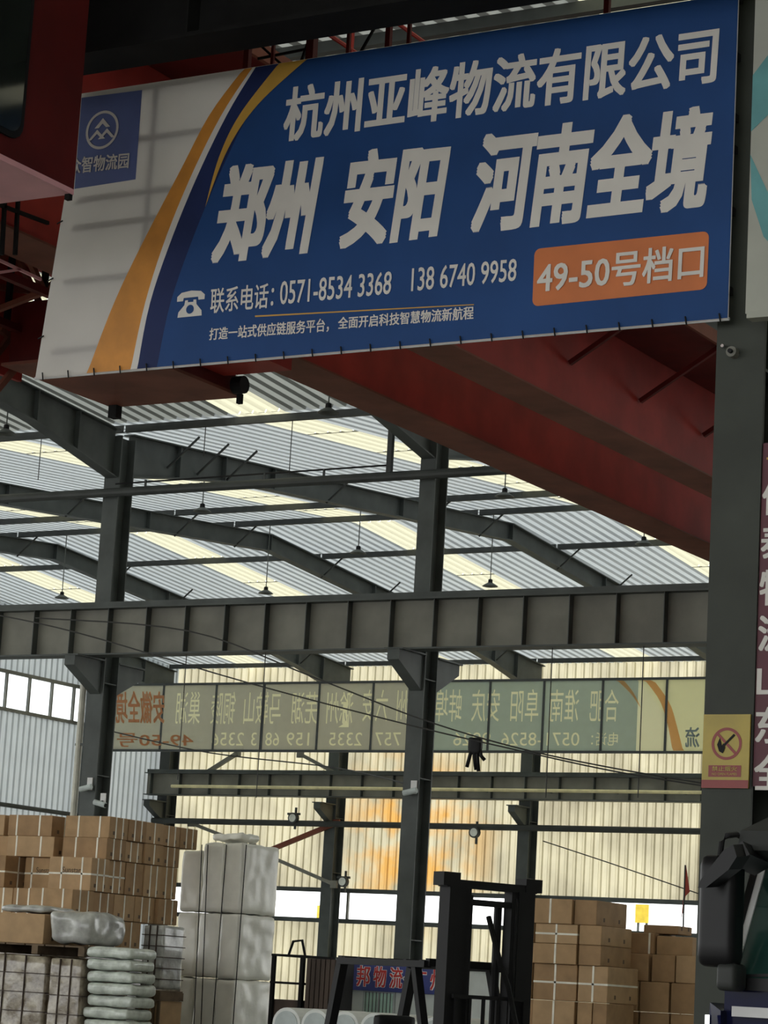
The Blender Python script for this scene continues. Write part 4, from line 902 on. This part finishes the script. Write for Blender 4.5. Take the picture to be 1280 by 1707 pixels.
# ================================================================== FORKLIFT
pm = onZ(808, 1690, 1.58); D = 27.0
d_ = ray(808, 1600); fp = O+d_*(27.0/d_.dot(_f)); 
fk = thing('forklift', 'dark forklift with raised mast standing in front of the cartons', 'forklift', (fp.x, fp.y, 0)); fk['org'] = (0, 0, 0)
fk.rotation_euler = (0, 0, math.radians(-24))
ZM = onY(808, 1463, fp.y).z; ZG = onY(650, 1603, fp.y+.6).z
for s in (-1, 1):
    MB().box(-.09, .09, s*.46-.11, s*.46+.11, .12, ZM-.12).build('mast_channel', 'black', fk)
    MB().box(-.06, .07, s*.31-.04, s*.31+.04, .15, ZM-.08).build('inner_mast_channel', 'black', fk)
    MB().pipe([(-.12, s*.24, .3), (-.12, s*.24, ZM-.25)], .045, 10).build('lift_cylinder', 'chrome' if s < 0 else 'black', fk)
    MB().pipe([(.12, s*.30, .5), (.12, s*.30, ZM-.2)], .012, 6).build('lift_chain', 'steel_black', fk)
    MB().box(.16, .20, s*.28-.06, s*.28+.06, .08, 1.2).box(.16, 1.2, s*.28-.06, s*.28+.06, .05, .09).build('fork', 'steel_black', fk)
    MB().bar((-.25, s*.52, 1.05), (-.52, s*.50, ZG-.05), .07, .09, (0, 1, 0)).build('guard_front_leg', 'black', fk)
    MB().bar((-2.12, s*.48, .95), (-1.90, s*.48, ZG-.05), .09, .10, (0, 1, 0)).build('guard_rear_leg', 'black', fk)
    MB().bar((-.30, s*.52, ZG-.02), (-1.92, s*.50, ZG-.02), .09, .07).build('guard_side_rail', 'black', fk)
    for xw, rw in ((-.18, .34), (-1.75, .27)):
        w2 = MB().pipe([(xw, s*.58-.11, rw), (xw, s*.58+.11, rw)], rw, 20).build('wheel', 'rubber', fk); MB().pipe([(xw, s*.58-.115, rw), (xw, s*.58+.115, rw)], rw*.5, 14).build('hub', 'sign_yellow', w2)
MB().box(-.08, .08, -.60, .60, ZM-.13, ZM-.05).box(-.09, .09, -.66, -.44, ZM-.12, ZM+.02).box(-.09, .09, .44, .66, ZM-.12, ZM+.02).build('mast_crossbar', 'black', fk)
MB().box(-.06, .06, -.45, .45, ZM-.30, ZM-.24).build('mast_tie', 'black', fk)
MB().box(.10, .16, -.52, .52, .95, 1.12).box(.10, .16, -.52, .52, .35, .5).build('fork_carriage', 'black', fk)
for k in range(6): y = -.45+k*.18; MB().box(.11, .14, y-.015, y+.015, 1.1, 1.62).build('load_backrest_bar', 'black', fk)
MB().box(.11, .14, -.5, .5, 1.60, 1.64).build('load_backrest_bar', 'black', fk)
for k in range(6): x = -.45-k*.28; MB().bar((x, -.5, ZG), (x, .5, ZG), .05, .05).build('guard_roof_bar', 'black', fk)
MB().bar((-.30, -.52, ZG), (-.30, .52, ZG), .07, .08).bar((-1.92, -.5, ZG), (-1.92, .5, ZG), .07, .07).build('guard_cross_rail', 'black', fk)
MB().cbox(-1.15, -.25, -.5, .5, .25, .85, .06).build('body', 'sign_yellow', fk); MB().cbox(-2.15, -1.05, -.52, .52, .25, 1.10, .12).build('counterweight', 'truck_grey', fk)
MB().soft(-1.5, -1.0, -.26, .26, 1.08, 1.2, 6, .5, 0).soft(-1.6, -1.46, -.25, .25, 1.12, 1.38, 6, .6, 0).build('seat', 'black', fk, True)
MB().bar((-.45, 0, .85), (-.66, 0, 1.22), .06, .06).build('steering_column', 'black', fk)
MB().lathe([(.16, .0), (.175, .015), (.19, 0), (.175, -.015), (.16, 0)], (-.66, 0, 1.24), 18).build('steering_wheel', 'black', fk)
MB().pipe([(-.1, .1, ZM-.4), (.1, .12, 2.0), (.16, .2, 1.75), (.2, .3, 1.35), (.16, .32, 1.0)], .03, 7).build('hydraulic_hose', 'steel_black', fk)
MB().pipe([(-.1, -.15, ZM-.4), (-.14, -.15, 1.5), (-.12, -.15, .9)], .025, 7).build('hydraulic_hose', 'steel_black', fk)
# ================================================================== TRUCK (only its left front corner is in the frame)
tk = thing('truck', 'dark blue truck cab with large mirrors at the lower right edge', 'truck', (-3.2, 11.0, 0))
p = onY(1208, 1640, 9.9); TX0 = p.x; TX1 = TX0+2.15; TY = 9.9
def tz(py_, px_=1235): return onY(px_, py_, TY).z
zw0, zw1, zv = tz(1636), tz(1412), tz(1330, 1270)
MB().prism([(TX0, TY+.02, .55), (TX0, TY, zw0), (TX0+.04, TY+.22, zw1), (TX0+.08, TY+.5, zw1+.12), (TX0+.08, TY+1.5, zw1+.12), (TX0, TY+1.6, zw0), (TX0, TY+1.6, .55)], (TX1-TX0, 0, 0)).build('cab_shell', 'truck_blue', tk)
def wpt(u, v): return (TX0+.045*v+(TX1-TX0-.09*v)*u, TY+.22*v-.012, zw0+(zw1-zw0)*v)
MB().add([wpt(.012, .02), wpt(.988, .02), wpt(.985, .98), wpt(.015, .98)], [(0, 1, 2, 3)]).build('windscreen', 'truck_glass', tk)
MB().bar(wpt(.014, 0), wpt(.018, 1), .035, .02, (0, 1, 0)).build('windscreen_glint', 'text_white', tk)  # white bar in place of the sky's reflection along the glass edge
MB().bar(wpt(.004, 0), wpt(.006, 1), .03, .03, (0, 1, 0)).build('corner_pillar', 'truck_black', tk)
MB().bar((TX0, TY-.01, zw0-.01), (TX1, TY-.01, zw0-.01), .05, .05).build('windscreen_seal', 'truck_black', tk)
for u in (.03, .3, .6): MB().bar(wpt(u, .04), wpt(u+.22, .10), .012, .012, (0, 1, 0)).build('wiper', 'truck_black', tk)
xv = onY(1236, 1405, TY-.1).x
MB().add([(xv-.01, TY-.12, zw1-.02), (TX1-.05, TY-.12, zw1-.02), (TX1-.09, TY+.3, zv+.02), (xv+.11, TY+.3, zv+.02), (xv-.01, TY+.02, zw1-.05), (TX1-.05, TY+.02, zw1-.05), (xv-.005, TY-.10, zw1+.06), (TX1-.055, TY-.10, zw1+.06)], [(0, 1, 7, 6), (6, 7, 2, 3), (0, 4, 5, 1), (0, 6, 3, 4), (1, 5, 2, 7)]).build('sun_visor', 'truck_grey', tk)
MB().box(TX0+.14, TX1-.14, TY+.3, TY+1.5, zw1+.10, zv+.10).build('roof_fairing', 'truck_blue', tk)
MB().cbox(TX0+.02, TX1-.02, TY-.05, TY+.02, zw0-.62, zw0-.18, .02).build('grille', 'truck_black', tk)
MB().box(TX0+.06, TX1-.06, TY-.065, TY-.05, zw0-.14, zw0-.10).build('front_strip', 'cord_white', tk)
MB().prism([(TX0-.07, TY+.02, zw0-.09), (TX0+.01, TY-.06, zw0-.12), (TX0+.04, TY-.06, zw0-.6), (TX0-.09, TY+.0, zw0-.7)], (0, .2, 0)).build('corner_deflector', 'truck_blue', tk)
MB().bar((TX0-.055, TY-.03, zw0-.14), (TX0-.04, TY-.05, zw0-.6), .02, .02).build('deflector_trim', 'chrome', tk)
MB().cbox(TX0, TX1, TY-.12, TY+.3, .3, .75, .04).build('bumper', 'truck_grey', tk)
for x in (TX0+.2, TX1-.2):
    w2 = MB().pipe([(x-.15, TY+1.0, .5), (x+.15, TY+1.0, .5)], .5, 24).build('wheel', 'rubber', tk); MB().pipe([(x-.155, TY+1.0, .5), (x+.155, TY+1.0, .5)], .25, 14).build('hub', 'truck_grey', w2)
# mirror cluster on the near side
def T(x, y, Y): return onY(x, y, Y)
ma_ = T(1160, 1612, 9.75); mb2 = T(1188, 1428, 9.75); mc = T(1226, 1600, 9.75)
mi = MB().soft(ma_.x+.004, ma_.x+.165, 9.72, 9.86, T(1195, 1612, 9.75).z, T(1195, 1425, 9.75).z, 10, .55, 0).build('main_mirror', 'truck_black', tk, True)
MB().box(ma_.x+.03, ma_.x+.15, 9.855, 9.866, T(1195, 1600, 9.75).z, T(1195, 1440, 9.75).z).build('mirror_glass', 'chrome', mi)
MB().soft(ma_.x+.095, ma_.x+.18, 9.72, 9.86, T(1213, 1652, 9.75).z, T(1213, 1606, 9.75).z, 6, .5, 0).build('lower_mirror', 'truck_grey', tk, True)
# kerb-view mirror: slanted blade
a = T(1165, 1468, 9.6); b = T(1222, 1412, 9.6)
q = [T(1163, 1480, 9.6), T(1176, 1480, 9.6), T(1214, 1450, 9.6), T(1228, 1428, 9.6), T(1222, 1408, 9.6), T(1207, 1416, 9.6), T(1168, 1466, 9.6)]
MB().prism(q, (.02, .09, .01)).build('kerb_mirror', 'truck_black', tk)
MB().bar((b.x-.01, 9.66, b.z-.02), (TX0+.1, TY+.1, zw1-.06), .06, .09, (0, 1, 0)).build('mirror_bracket', 'truck_black', tk)
MB().pipe([T(1200, 1428, 9.7), T(1203, 1405, 9.72), T(1212, 1393, 9.74), T(1228, 1391, 9.85), T(1238, 1397, 9.95)], .012, 8).build('mirror_arm', 'black', tk)
MB().pipe([T(1222, 1610, 9.75), T(1232, 1630, 9.85), (TX0+.02, TY+.05, zw0-.02)], .014, 8).build('mirror_arm', 'black', tk)
MB().box(TX0-.02, TX0+.01, TY+.08, TY+.1, zw0, zw1-.1).build('door_edge', 'truck_black', tk)
clean()
